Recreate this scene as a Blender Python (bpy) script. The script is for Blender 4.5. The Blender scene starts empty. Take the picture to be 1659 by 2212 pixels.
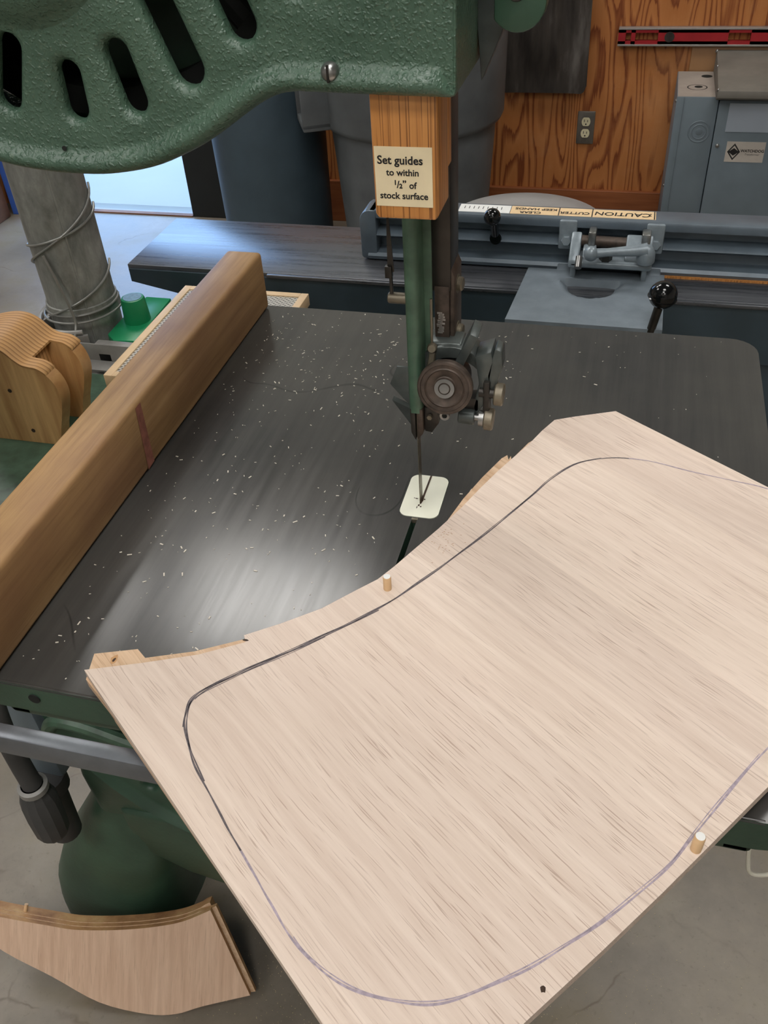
import bpy, bmesh, math, random
from mathutils import Vector, Matrix
from mathutils.geometry import tessellate_polygon
random.seed(7)
S = bpy.context.scene
COL = S.collection

# ------------------------------------------------------------------ camera
def make_camera():
    yaw, pitch, roll = math.radians(16.96), math.radians(40.0), math.radians(-4.06)
    fwd = Vector((-math.sin(yaw)*math.cos(pitch), math.cos(yaw)*math.cos(pitch), -math.sin(pitch)))
    right = Vector((math.cos(yaw), math.sin(yaw), 0))
    up = right.cross(fwd)
    r2 = math.cos(roll)*right + math.sin(roll)*up
    u2 = -math.sin(roll)*right + math.cos(roll)*up
    cd = bpy.data.cameras.new('camera')
    cd.sensor_fit = 'HORIZONTAL'; cd.sensor_width = 36.0
    cd.lens = 1927.0/1659.0*36.0
    cd.clip_start = 0.02; cd.clip_end = 200
    ob = bpy.data.objects.new('camera', cd); COL.objects.link(ob)
    m = Matrix(((r2.x, u2.x, -fwd.x, 0.14556), (r2.y, u2.y, -fwd.y, -0.58878), (r2.z, u2.z, -fwd.z, 1.45), (0, 0, 0, 1)))
    ob.matrix_world = m
    S.camera = ob
make_camera()

# ------------------------------------------------------------------ world, exposure
S.view_settings.view_transform = 'Standard'
S.view_settings.look = 'None'
S.view_settings.gamma = 1.0
S.view_settings.use_curve_mapping = False
S.view_settings.exposure = 0.28
try:
    S.cycles.use_denoising = True
    S.cycles.max_bounces = 8
except Exception:
    pass
W = bpy.data.worlds.new('daylight'); S.world = W
W.use_nodes = True
_bg = W.node_tree.nodes['Background']
_bg.inputs[0].default_value = (0.34, 0.58, 1.0, 1)
_bg.inputs[1].default_value = 5.0
LAMP_L = 12.5            # radiance of the ceiling troffers, added fill ones included

# ------------------------------------------------------------------ node helpers
def lin(r, g, b):
    f = lambda c: (c/255/12.92) if c/255 <= 0.04045 else ((c/255+0.055)/1.055)**2.4
    return (f(r), f(g), f(b), 1)

class NM:
    def __init__(s, name):
        s.m = bpy.data.materials.new(name); s.m.use_nodes = True
        s.nt = s.m.node_tree; s.b = s.nt.nodes['Principled BSDF']
        s.tc = s.nt.nodes.new('ShaderNodeTexCoord')
    def link(s, a, b): s.nt.links.new(a, b)
    def mapping(s, scale=(1,1,1), rot=(0,0,0), loc=(0,0,0), src=None):
        n = s.nt.nodes.new('ShaderNodeMapping')
        n.inputs['Scale'].default_value = scale; n.inputs['Rotation'].default_value = rot; n.inputs['Location'].default_value = loc
        s.link(src or s.tc.outputs['Object'], n.inputs['Vector']); return n.outputs[0]
    def noise(s, vec=None, scale=5, detail=4, rough=0.55, dist=0.0):
        n = s.nt.nodes.new('ShaderNodeTexNoise')
        n.inputs['Scale'].default_value = scale; n.inputs['Detail'].default_value = detail
        n.inputs['Roughness'].default_value = rough; n.inputs['Distortion'].default_value = dist
        s.link(vec or s.tc.outputs['Object'], n.inputs['Vector']); return n.outputs['Fac']
    def vor(s, vec=None, scale=5, feature='F1'):
        n = s.nt.nodes.new('ShaderNodeTexVoronoi'); n.feature = feature
        n.inputs['Scale'].default_value = scale
        s.link(vec or s.tc.outputs['Object'], n.inputs['Vector']); return n.outputs['Distance']
    def math(s, op, a, b=None, c=None, clamp=False):
        n = s.nt.nodes.new('ShaderNodeMath'); n.operation = op; n.use_clamp = clamp
        for i, v in enumerate((a, b, c)):
            if v is None: continue
            if isinstance(v, (int, float)): n.inputs[i].default_value = v
            else: s.link(v, n.inputs[i])
        return n.outputs[0]
    def ramp(s, fac, stops, interp='LINEAR'):
        n = s.nt.nodes.new('ShaderNodeValToRGB'); cr = n.color_ramp; cr.interpolation = interp
        while len(cr.elements) < len(stops): cr.elements.new(0.5)
        for e, (p, c) in zip(cr.elements, stops):
            e.position = p; e.color = c if isinstance(c, tuple) else (c, c, c, 1)
        s.link(fac, n.inputs[0]); return n.outputs[0]
    def mix(s, fac, a, b, mode='MIX'):
        n = s.nt.nodes.new('ShaderNodeMix'); n.data_type = 'RGBA'; n.blend_type = mode
        if isinstance(fac, (int, float)): n.inputs[0].default_value = fac
        else: s.link(fac, n.inputs[0])
        for i, v in ((6, a), (7, b)):
            if isinstance(v, tuple): n.inputs[i].default_value = v
            else: s.link(v, n.inputs[i])
        return n.outputs[2]
    def sep(s, vec=None):
        n = s.nt.nodes.new('ShaderNodeSeparateXYZ'); s.link(vec or s.tc.outputs['Object'], n.inputs[0]); return n.outputs
    def col(s, c):
        if isinstance(c, tuple): s.b.inputs['Base Color'].default_value = c
        else: s.link(c, s.b.inputs['Base Color'])
    def rough(s, r):
        if isinstance(r, (int, float)): s.b.inputs['Roughness'].default_value = r
        else: s.link(r, s.b.inputs['Roughness'])
    def metal(s, v): s.b.inputs['Metallic'].default_value = v
    def spec(s, v): s.b.inputs['Specular IOR Level'].default_value = v
    def bump(s, h, strength=0.3, dist=0.001):
        n = s.nt.nodes.new('ShaderNodeBump'); n.inputs['Strength'].default_value = strength; n.inputs['Distance'].default_value = dist
        s.link(h, n.inputs['Height']); s.link(n.outputs[0], s.b.inputs['Normal'])

def plain(name, c, rough=0.5, metal=0.0, var=0.25, scale=40, bump=0.0, spec=0.5, bscale=None):
    n = NM(name)
    f = n.noise(scale=scale, detail=5)
    dark = tuple(x*(1-var) for x in c[:3])+(1,); lite = tuple(min(1, x*(1+var)) for x in c[:3])+(1,)
    n.col(n.ramp(f, [(0.3, dark), (0.7, lite)]))
    n.rough(rough); n.metal(metal); n.spec(spec)
    if bump: n.bump(n.noise(scale=bscale or scale*3, detail=6), bump, 0.001)
    return n.m

M = {}
def build_materials():
    # --- cast green paint
    n = NM('cast_green_paint')
    f = n.noise(scale=14, detail=5)
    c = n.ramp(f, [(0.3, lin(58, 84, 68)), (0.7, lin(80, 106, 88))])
    sp = n.noise(scale=330, detail=3, rough=0.6)
    c = n.mix(n.math('MULTIPLY', n.ramp(sp, [(0.60, 0.0), (0.72, 1.0)]), 0.3), c, lin(128, 142, 122))
    n.col(c); n.rough(0.36); n.spec(0.6)
    h = n.math('ADD', n.math('MULTIPLY', n.noise(scale=300, detail=2, rough=0.5), 0.7), n.math('MULTIPLY', n.ramp(n.noise(scale=420, detail=1), [(0.50, 0.0), (0.78, 1.0)]), 0.8))
    n.bump(h, 0.6, 0.0012)
    M['green'] = n.m
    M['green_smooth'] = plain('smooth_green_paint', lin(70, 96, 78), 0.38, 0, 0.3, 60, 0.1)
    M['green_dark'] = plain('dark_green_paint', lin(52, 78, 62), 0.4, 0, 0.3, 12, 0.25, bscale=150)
    # --- iron table
    n = NM('worn_iron')
    v = n.mapping(scale=(60, 2.5, 20), rot=(0, 0, math.radians(-12)))
    st = n.noise(vec=v, scale=2.2, detail=6, rough=0.65)
    big = n.noise(scale=5, detail=5)
    c = n.ramp(big, [(0.3, lin(58, 58, 58)), (0.7, lin(78, 76, 72))])
    c = n.mix(0.16, c, n.ramp(st, [(0.35, lin(40, 40, 40)), (0.7, lin(88, 86, 82))]))
    sc = n.noise(scale=4.5, detail=2, rough=0.4, dist=0.6)
    line = n.ramp(n.math('ABSOLUTE', n.math('SUBTRACT', sc, 0.5)), [(0.0, 1.0), (0.0022, 0.0)])
    line = n.math('MULTIPLY', line, n.ramp(n.noise(scale=13, detail=1), [(0.52, 0.0), (0.6, 0.6)]))
    c = n.mix(line, c, lin(28, 28, 28))
    n.col(c); n.metal(0.12); n.spec(0.42)
    n.rough(n.ramp(st, [(0.3, 0.15), (0.7, 0.21)]))
    n.bump(st, 0.03, 0.0004)
    M['iron'] = n.m
    # --- jointer iron
    n = NM('planed_iron')
    v = n.mapping(scale=(2, 60, 20))
    st = n.noise(vec=v, scale=2.2, detail=6, rough=0.65)
    n.col(n.ramp(st, [(0.3, lin(74, 77, 82)), (0.7, lin(100, 102, 106))])); n.metal(0.5); n.rough(n.ramp(st, [(0.3, 0.22), (0.7, 0.36)]))
    n.bump(st, 0.08, 0.0005)
    M['jiron'] = n.m
    M['machine_grey'] = plain('machine_grey_paint', lin(120, 130, 138), 0.4, 0.1, 0.15, 30, 0.15)
    M['fence_grey'] = plain('fence_grey_paint', lin(92, 104, 114), 0.35, 0.15, 0.22, 18, 0.15)
    M['teal_dark'] = plain('dark_slate_paint', lin(52, 66, 74), 0.45, 0, 0.2, 12, 0.1)
    M['hammer_grey'] = plain('hammered_grey_paint', lin(132, 143, 150), 0.33, 0.2, 0.15, 60, 0.3, bscale=260)
    M['steel'] = plain('plain_steel', lin(150, 150, 148), 0.3, 0.9, 0.2, 60, 0.05)
    M['dark_steel'] = plain('oily_dark_steel', lin(58, 55, 51), 0.4, 0.6, 0.35, 40, 0.1)
    M['brown_steel'] = plain('rust_brown_steel', lin(78, 67, 59), 0.5, 0.4, 0.35, 130, 0.1)
    M['bracket_grey'] = plain('guide_grey_metal', lin(80, 86, 84), 0.35, 0.4, 0.25, 70, 0.1)
    M['brass'] = plain('grimy_steel', lin(118, 110, 94), 0.4, 0.5, 0.3, 120, 0.15)
    M['blade'] = plain('blade_steel', lin(120, 112, 96), 0.3, 0.8, 0.25, 150)
    M['rail'] = plain('brushed_rail_steel', lin(118, 122, 128), 0.32, 0.6, 0.15, 40)
    M['black'] = plain('black_plastic', lin(16, 17, 18), 0.12, 0, 0.1, 30)
    M['rubber'] = plain('grey_black_rubber', lin(62, 62, 62), 0.6, 0, 0.2, 30, 0.1)
    M['void'] = plain('dark_void', lin(22, 24, 22), 0.8, 0, 0.2, 10)
    M['bin_dark'] = plain('blue_grey_bin_plastic', lin(62, 78, 88), 0.5, 0, 0.15, 8, 0.05)
    M['bin_grey'] = plain('grey_bin_plastic', lin(92, 96, 98), 0.5, 0, 0.22, 9, 0.05)
    M['disc'] = plain('pale_grey_plastic', lin(160, 158, 156), 0.5, 0, 0.1, 12)
    M['green_plastic'] = plain('bright_green_plastic', lin(22, 132, 84), 0.35, 0, 0.12, 20)
    M['cap_label'] = plain('pale_cap_disc', lin(92, 122, 130), 0.4, 0, 0.3, 200)
    M['wire'] = plain('galvanised_wire', lin(150, 150, 146), 0.4, 0.6, 0.1, 30)
    M['stand'] = plain('grey_angle_steel', lin(150, 148, 144), 0.45, 0.3, 0.2, 25, 0.1)
    M['panel_grey'] = plain('panel_grey_paint', lin(112, 124, 132), 0.45, 0.1, 0.08, 12, 0.05)
    M['panel_dust'] = plain('dusty_grey_paint', lin(160, 150, 140), 0.7, 0, 0.12, 14)
    M['panel_dust_dark'] = plain('dusty_dark_grey_paint', lin(112, 108, 100), 0.7, 0, 0.2, 9)
    M['panel_light'] = plain('recess_painted_reflection', lin(166, 176, 188), 0.4, 0, 0.06, 6)  # bluish-white reflection put into the recess colour
    M['red'] = plain('red_paint', lin(158, 34, 40), 0.4, 0, 0.12, 20)
    M['alu'] = plain('aluminium_edge', lin(165, 160, 155), 0.35, 0.5, 0.1, 30)
    M['ivory'] = plain('ivory_plastic', lin(222, 212, 176), 0.4, 0, 0.05, 20)
    M['plate_steel'] = plain('stainless_plate', lin(128, 122, 114), 0.3, 0.6, 0.12, 40)
    M['ink'] = plain('black_ink', lin(24, 22, 22), 0.6, 0, 0.1, 20)
    M['paper'] = plain('aged_paper', lin(236, 220, 182), 0.6, 0, 0.05, 60)
    M['sticker'] = plain('grey_white_sticker', lin(190, 182, 172), 0.5, 0, 0.05, 60)
    M['tape'] = plain('tan_masking_tape', lin(226, 196, 152), 0.6, 0, 0.06, 60)
    M['tape_white'] = plain('white_tape', lin(226, 226, 222), 0.6, 0, 0.05, 60)
    M['insert'] = plain('ivory_insert_plate', lin(226, 226, 208), 0.3, 0, 0.05, 20)
    M['burn'] = plain('scorched_brown', lin(58, 40, 26), 0.8, 0, 0.5, 400)
    M['graphite'] = plain('graphite_pencil', lin(92, 84, 86), 0.6, 0, 0.45, 300)
    M['purple_pencil'] = plain('violet_pencil', lin(160, 146, 156), 0.6, 0, 0.3, 300)
    M['chip'] = plain('pale_sawdust', lin(214, 206, 192), 0.9, 0, 0.1, 20)
    M['blue'] = plain('blue_paint', lin(58, 92, 170), 0.45, 0, 0.15, 6)
    M['rust'] = plain('rusty_brown', lin(120, 82, 58), 0.7, 0, 0.4, 8)
    M['white'] = plain('white_paint', lin(214, 210, 204), 0.7, 0, 0.04, 3)
    M['upper_wall'] = plain('pale_wall_paint', lin(166, 168, 160), 0.7, 0, 0.05, 2)
    M['ceil'] = plain('grey_ceiling_boards', lin(112, 108, 104), 0.8, 0, 0.1, 2)
    M['cord_white'] = plain('white_cord', lin(206, 202, 186), 0.6, 0, 0.05, 20)
    M['duct'] = None
    n = NM('galvanised_sheet')
    f = n.noise(vec=n.mapping(scale=(1, 1, 0.45)), scale=30, detail=5, rough=0.65, dist=0.25)
    n.col(n.ramp(f, [(0.32, lin(112, 114, 110)), (0.52, lin(146, 147, 142)), (0.7, lin(176, 177, 172))])); n.metal(0.35); n.rough(0.45); n.bump(n.noise(scale=18, detail=3), 0.25, 0.004)
    M['duct'] = n.m
    # --- shovel steel
    n = NM('worn_shovel_steel')
    v = n.mapping(scale=(7, 3, 1.4))
    f = n.noise(vec=v, scale=2.0, detail=6, rough=0.6)
    n.col(n.ramp(f, [(0.35, lin(50, 46, 43)), (0.55, lin(78, 72, 67)), (0.72, lin(120, 115, 110))])); n.metal(0.45); n.rough(0.42)
    M['shovel'] = n.m
    # --- oak
    def oak(name, ang, ca, cb, pore, stave=True, origin=(0, 0, 0)):
        n = NM(name)
        r = n.mapping(rot=(0, 0, ang), loc=origin)      # x runs along the grain
        w = n.noise(vec=r, scale=5, detail=2)
        o = n.sep(r)
        vv = n.math('ADD', o[1], n.math('MULTIPLY', w, 0.012))
        cmb = n.nt.nodes.new('ShaderNodeCombineXYZ'); n.link(o[0], cmb.inputs[0]); n.link(vv, cmb.inputs[1]); n.link(o[2], cmb.inputs[2])
        g1 = n.noise(vec=n.mapping(scale=(3, 75, 75), src=cmb.outputs[0]), scale=1.6, detail=5, rough=0.65)
        g2 = n.noise(vec=n.mapping(scale=(30, 1000, 1000), src=cmb.outputs[0]), scale=1.0, detail=2, rough=0.5)
        g3 = n.noise(vec=n.mapping(scale=(9, 260, 260), src=cmb.outputs[0]), scale=1.0, detail=3, rough=0.6)
        c = n.ramp(n.math('ADD', n.math('MULTIPLY', g1, 0.55), n.math('MULTIPLY', g3, 0.45)), [(0.32, ca), (0.66, cb)])
        if stave:
            fl = n.math('FLOOR', n.math('DIVIDE', n.math('ADD', o[1], 0.02), 0.062))
            wn = n.nt.nodes.new('ShaderNodeTexWhiteNoise'); wn.noise_dimensions = '1D'; n.link(fl, wn.inputs['W'])
            c = n.mix(1.0, c, n.ramp(wn.outputs['Value'], [(0.0, (0.95, 0.935, 0.925, 1)), (1.0, (1.05, 1.045, 1.03, 1))]), 'MULTIPLY')
        pf = n.math('MULTIPLY', n.ramp(g2, [(0.585, 0.0), (0.66, 1.0)]), n.ramp(n.noise(vec=r, scale=9, detail=2), [(0.35, 0.25), (0.65, 1.0)]))
        c = n.mix(n.math('MULTIPLY', pf, 0.62), c, pore)
        n.col(c); n.rough(0.55); n.spec(0.3)
        n.bump(g2, 0.12, 0.0004)
        return n.m
    M['oak'] = oak('fresh_red_oak', math.radians(36.5), lin(206, 187, 172), lin(225, 209, 195), lin(150, 124, 108))
    M['oak_edge'] = oak('oak_lower_ply', math.radians(36.5), lin(186, 150, 116), lin(218, 190, 160), lin(130, 100, 76), False)
    n = NM('oak_offcut_face')
    g = n.noise(vec=n.mapping(scale=(80, 5, 5), rot=(0, 0, math.radians(-15))), scale=1.4, detail=5, rough=0.6)
    gf = n.noise(vec=n.mapping(scale=(500, 24, 24), rot=(0, 0, math.radians(-15))), scale=1.0, detail=2)
    c = n.ramp(g, [(0.3, lin(202, 168, 142)), (0.7, lin(226, 196, 170))])
    n.col(n.mix(n.math('MULTIPLY', n.ramp(gf, [(0.58, 0.0), (0.68, 1.0)]), 0.2), c, lin(140, 108, 88))); n.rough(0.55); n.spec(0.3)
    M['oak_offcut'] = n.m
    n = NM('scorched_oak_edge')
    f = n.noise(scale=24, detail=5)
    n.col(n.ramp(f, [(0.3, lin(128, 84, 54)), (0.55, lin(190, 146, 100)), (0.75, lin(214, 180, 130))])); n.rough(0.7)
    M['oak_burn'] = n.m
    n = NM('oak_edge_painted_shade'); n.col(n.ramp(n.noise(scale=60), [(0.3, lin(96, 62, 48)), (0.7, lin(130, 90, 70))])); n.rough(0.7)  # shade along the underside painted into the blank's bottom oak layer
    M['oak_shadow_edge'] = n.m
    # --- fence wood (grain along Y)
    n = NM('worn_maple')
    g = n.noise(vec=n.mapping(scale=(40, 2.2, 40)), scale=1.5, detail=6, rough=0.6)
    gf = n.noise(vec=n.mapping(scale=(400, 18, 400)), scale=1.0, detail=2)
    c = n.ramp(g, [(0.3, lin(142, 108, 70)), (0.55, lin(172, 136, 92)), (0.75, lin(190, 156, 112))])
    c = n.mix(n.math('MULTIPLY', n.ramp(n.noise(scale=7, detail=4), [(0.45, 0.0), (0.7, 1.0)]), 0.5), c, lin(126, 88, 68))
    c = n.mix(n.math('MULTIPLY', n.ramp(gf, [(0.55, 0.0), (0.7, 1.0)]), 0.25), c, lin(110, 78, 50))
    n.col(c); n.rough(0.5); n.spec(0.35)
    M['maple'] = n.m
    # --- fir guard block (grain along Z)
    n = NM('dark_fir')
    o = n.sep()
    w = n.noise(vec=n.mapping(scale=(4, 4, 0.8)), scale=5, detail=2)
    x = n.math('ADD', o[0], n.math('MULTIPLY', w, 0.004))
    ln_ = n.noise(vec=n.mapping(scale=(900, 900, 6)), scale=1.0, detail=1)
    band = n.math('SUBTRACT', 1.0, n.ramp(n.math('ABSOLUTE', n.math('SUBTRACT', o[0], 0.010)), [(0.006, 1.0), (0.014, 0.0)]))
    c = n.ramp(n.noise(vec=n.mapping(scale=(120, 120, 4)), scale=1.2, detail=4), [(0.3, lin(186, 122, 62)), (0.7, lin(212, 150, 84))])
    c = n.mix(n.math('MULTIPLY', n.math('MULTIPLY', n.ramp(ln_, [(0.54, 0.0), (0.62, 1.0)]), band), 0.75), c, lin(110, 62, 28))
    n.col(c); n.rough(0.35)
    M['fir'] = n.m
    # --- push block plywood
    n = NM('pale_pine')
    g = n.noise(vec=n.mapping(scale=(50, 12, 4)), scale=1.5, detail=5)
    n.col(n.ramp(g, [(0.3, lin(176, 126, 74)), (0.7, lin(222, 178, 120))])); n.rough(0.5)
    M['pine'] = n.m
    n = NM('laminated_pine')
    o = n.sep()
    s_ = n.math('FRACT', n.math('MULTIPLY', n.math('ADD', o[1], n.math('MULTIPLY', n.noise(scale=20), 0.004)), 150))
    n.col(n.ramp(s_, [(0.0, lin(150, 104, 58)), (0.25, lin(206, 160, 104)), (0.8, lin(190, 142, 88)), (1.0, lin(140, 96, 52))])); n.rough(0.5)
    M['laminated'] = n.m
    # --- plywood wall
    n = NM('fir_plywood')
    f = n.noise(vec=n.mapping(scale=(7.5, 1, 1.15)), scale=1.0, detail=2, rough=0.4)
    fine = n.noise(vec=n.mapping(scale=(160, 1, 5)), scale=1.0, detail=3)
    fr = n.math('FRACT', n.math('ADD', n.math('MULTIPLY', f, 15.0), n.math('MULTIPLY', fine, 0.5)))
    c = n.ramp(fr, [(0.0, lin(176, 112, 62)), (0.55, lin(186, 122, 70)), (0.82, lin(138, 78, 42)), (0.93, lin(120, 62, 32)), (1.0, lin(172, 108, 60))])
    c = n.mix(n.math('MULTIPLY', n.ramp(n.noise(scale=3, detail=6, rough=0.7), [(0.5, 0.0), (0.75, 1.0)]), 0.3), c, lin(206, 160, 116))
    n.col(c); n.rough(0.45); n.spec(0.3)
    M['ply'] = n.m
    n = NM('red_brown_board')
    g = n.noise(vec=n.mapping(scale=(3, 40, 40)), scale=1.5, detail=4)
    n.col(n.ramp(g, [(0.3, lin(132, 74, 40)), (0.7, lin(160, 96, 56))])); n.rough(0.45)
    M['baseboard'] = n.m
    # --- concrete
    n = NM('old_concrete')
    f = n.noise(scale=3.5, detail=8, rough=0.65)
    c = n.ramp(f, [(0.3, lin(102, 94, 81)), (0.55, lin(132, 123, 110)), (0.75, lin(156, 148, 136))])
    nd = n.nt.nodes.new('ShaderNodeTexNoise'); nd.inputs['Scale'].default_value = 3.0; nd.inputs['Detail'].default_value = 5; n.link(n.tc.outputs['Object'], nd.inputs['Vector'])
    wv = n.mix(0.35, n.tc.outputs['Object'], nd.outputs['Color'], 'ADD')
    cr = n.vor(vec=wv, scale=2.1, feature='DISTANCE_TO_EDGE')
    nz = n.noise(scale=6, detail=4)
    crk = n.math('MULTIPLY', n.ramp(cr, [(0.0, 1.0), (0.007, 0.0)]), n.ramp(nz, [(0.5, 0.0), (0.62, 0.7)]))
    c = n.mix(crk, c, lin(84, 66, 50))
    c = n.mix(n.math('MULTIPLY', n.ramp(n.noise(scale=90, detail=4, rough=0.7), [(0.58, 0.0), (0.7, 1.0)]), 0.35), c, lin(90, 78, 62))
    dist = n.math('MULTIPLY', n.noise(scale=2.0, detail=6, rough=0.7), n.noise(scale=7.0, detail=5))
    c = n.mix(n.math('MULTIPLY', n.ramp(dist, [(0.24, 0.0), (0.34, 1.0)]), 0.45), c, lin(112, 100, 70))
    n.col(c); n.rough(n.ramp(f, [(0.3, 0.32), (0.7, 0.5)])); n.spec(0.5)
    M['concrete'] = n.m
    M['outside'] = plain('outdoor_concrete', lin(150, 150, 142), 0.8, 0, 0.06, 1.5)
    # --- woven mesh
    n = NM('woven_wire_mesh')
    a = n.mapping(rot=(0, 0, math.radians(45)))
    o = n.sep(a)
    s1 = n.math('FRACT', n.math('MULTIPLY', o[0], 170)); s2 = n.math('FRACT', n.math('MULTIPLY', o[1], 170))
    g = n.math('MAXIMUM', n.ramp(s1, [(0.45, 0.0), (0.6, 1.0)]), n.math('MULTIPLY', n.ramp(s2, [(0.5, 0.0), (0.65, 1.0)]), 0.55))
    n.col(n.mix(g, lin(88, 84, 76), lin(206, 200, 188))); n.rough(0.5); n.metal(0.2)
    M['mesh'] = n.m
    M['frame_pine'] = plain('cream_pine', lin(224, 194, 154), 0.55, 0, 0.08, 30)
    # lamp diffuser
    m = bpy.data.materials.new('lit_diffuser'); m.use_nodes = True
    nt = m.node_tree; nt.nodes.clear()
    e = nt.nodes.new('ShaderNodeEmission'); e.inputs[0].default_value = (1.0, 0.975, 0.94, 1); e.inputs[1].default_value = LAMP_L
    out = nt.nodes.new('ShaderNodeOutputMaterial'); nt.links.new(e.outputs[0], out.inputs[0])
    M['lamp'] = m
build_materials()

# ------------------------------------------------------------------ mesh helpers
class MB:
    def __init__(s): s.bm = bmesh.new(); s.mi = 0
    def _join(s, b2, mi=None):
        for f in b2.faces: f.material_index = s.mi if mi is None else mi
        me = bpy.data.meshes.new('tmp'); b2.to_mesh(me); b2.free()
        s.bm.from_mesh(me); bpy.data.meshes.remove(me); return s
    def box(s, x0, x1, y0, y1, z0, z1, bev=0.0, seg=2, mat=None):
        b = bmesh.new(); bmesh.ops.create_cube(b, size=1)
        for v in b.verts:
            v.co = Vector(((x0+x1)/2+v.co.x*(x1-x0), (y0+y1)/2+v.co.y*(y1-y0), (z0+z1)/2+v.co.z*(z1-z0)))
        if bev: bmesh.ops.bevel(b, geom=b.edges[:], offset=bev, segments=seg, affect='EDGES', profile=0.5)
        if mat is not None: b.transform(mat)
        return s._join(b)
    def cyl(s, p0, p1, r0, r1=None, n=24, bev=0.0):
        r1 = r0 if r1 is None else r1
        p0, p1 = Vector(p0), Vector(p1); d = p1-p0; L = d.length
        prof = [(0, 0), (max(r0-bev, 0), 0), (r0, bev), (r1, L-bev), (max(r1-bev, 0), L), (0, L)] if bev else [(0, 0), (r0, 0), (r1, L), (0, L)]
        return s.lathe(prof, p0, d, n)
    def lathe(s, prof, origin, axis, n=32):
        b = bmesh.new(); q = Vector((0, 0, 1)).rotation_difference(Vector(axis).normalized()).to_matrix()
        o = Vector(origin); rings = []
        for r, h in prof:
            if r < 1e-7: rings.append([b.verts.new(o+q@Vector((0, 0, h)))])
            else: rings.append([b.verts.new(o+q@Vector((r*math.cos(2*math.pi*i/n), r*math.sin(2*math.pi*i/n), h))) for i in range(n)])
        for a, c in zip(rings, rings[1:]):
            for i in range(n):
                j = (i+1) % n
                if len(a) == 1 and len(c) == 1: continue
                if len(a) == 1: b.faces.new((a[0], c[j], c[i]))
                elif len(c) == 1: b.faces.new((a[i], a[j], c[0]))
                else: b.faces.new((a[i], a[j], c[j], c[i]))
        bmesh.ops.recalc_face_normals(b, faces=b.faces[:])
        return s._join(b)
    def tube(s, pts, r, n=10, closed=False):
        b = bmesh.new(); P = [Vector(p) for p in pts]; N = len(P); rings = []
        prev = None
        for i, p in enumerate(P):
            t = (P[(i+1) % N]-P[i-1]) if closed else (P[min(i+1, N-1)]-P[max(i-1, 0)])
            t.normalize()
            if prev is None:
                a = Vector((0, 0, 1)) if abs(t.z) < 0.9 else Vector((1, 0, 0))
                u = t.cross(a).normalized()
            else: u = (prev-t*prev.dot(t)).normalized()
            prev = u; w = t.cross(u)
            rr = r[i] if isinstance(r, (list, tuple)) else r
            rings.append([b.verts.new(p+rr*(math.cos(2*math.pi*k/n)*u+math.sin(2*math.pi*k/n)*w)) for k in range(n)])
        for i in range(N if closed else N-1):
            A, B = rings[i], rings[(i+1) % N]
            for k in range(n): b.faces.new((A[k], A[(k+1) % n], B[(k+1) % n], B[k]))
        if not closed:
            b.faces.new(rings[0][::-1]); b.faces.new(rings[-1])
        bmesh.ops.recalc_face_normals(b, faces=b.faces[:])
        return s._join(b)
    def sphere(s, c, r, n=24, sc=(1, 1, 1)):
        b = bmesh.new(); bmesh.ops.create_uvsphere(b, u_segments=n, v_segments=n//2, radius=r)
        for v in b.verts: v.co = Vector((c[0]+v.co.x*sc[0], c[1]+v.co.y*sc[1], c[2]+v.co.z*sc[2]))
        return s._join(b)
    def prism(s, poly, d0, d1, plane='XZ', bev=0.0, seg=2, mat=None, hole=None):
        """extrude a 2D polygon: plane XZ along Y, XY along Z, YZ along X"""
        f = {'XZ': lambda a, c, d: Vector((a, d, c)), 'XY': lambda a, c, d: Vector((a, c, d)), 'YZ': lambda a, c, d: Vector((d, a, c))}[plane]
        b = bmesh.new(); n = len(poly)
        A = [b.verts.new(f(x, y, d0)) for x, y in poly]; B = [b.verts.new(f(x, y, d1)) for x, y in poly]
        fa = b.faces.new(A); fb = b.faces.new(B[::-1])
        for i in range(n): b.faces.new((A[i], B[i], B[(i+1) % n], A[(i+1) % n]))
        bmesh.ops.recalc_face_normals(b, faces=b.faces[:])
        if bev:
            es = [e for e in b.edges if len(e.link_faces) == 2 and e.calc_face_angle(0) > 0.5]
            bmesh.ops.bevel(b, geom=es, offset=bev, segments=seg, affect='EDGES', profile=0.5)
        if mat is not None: b.transform(mat)
        bmesh.ops.triangulate(b, faces=[f_ for f_ in b.faces if len(f_.verts) > 4])
        return s._join(b)
    def faces(s, verts, faces):
        b = bmesh.new(); vs = [b.verts.new(v) for v in verts]
        for f in faces: b.faces.new([vs[i] for i in f])
        return s._join(b)
    def grid(s, fn, nu, nv):
        """fn(i,j) -> point"""
        vs = [fn(i, j) for i in range(nu) for j in range(nv)]
        fs = [(i*nv+j, (i+1)*nv+j, (i+1)*nv+j+1, i*nv+j+1) for i in range(nu-1) for j in range(nv-1)]
        return s.faces(vs, fs)
    def text(s, body, size, place, bold=0.0, align='CENTER', shear=0.0, depth=0.0004):
        """place: 4x4 matrix taking text space (x right, y up) to the world"""
        cu = bpy.data.curves.new('t', 'FONT'); cu.body = body; cu.size = size; cu.align_x = align; cu.align_y = 'CENTER'
        cu.offset = bold; cu.shear = shear; cu.extrude = 0.00005; cu.resolution_u = 3
        o = bpy.data.objects.new('t', cu); COL.objects.link(o)
        bpy.context.view_layer.update()
        dg = bpy.context.evaluated_depsgraph_get()
        me = bpy.data.meshes.new_from_object(o.evaluated_get(dg))
        b = bmesh.new(); b.from_mesh(me); b.transform(place)
        bpy.data.objects.remove(o); bpy.data.curves.remove(cu); bpy.data.meshes.remove(me)
        return s._join(b)
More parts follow.
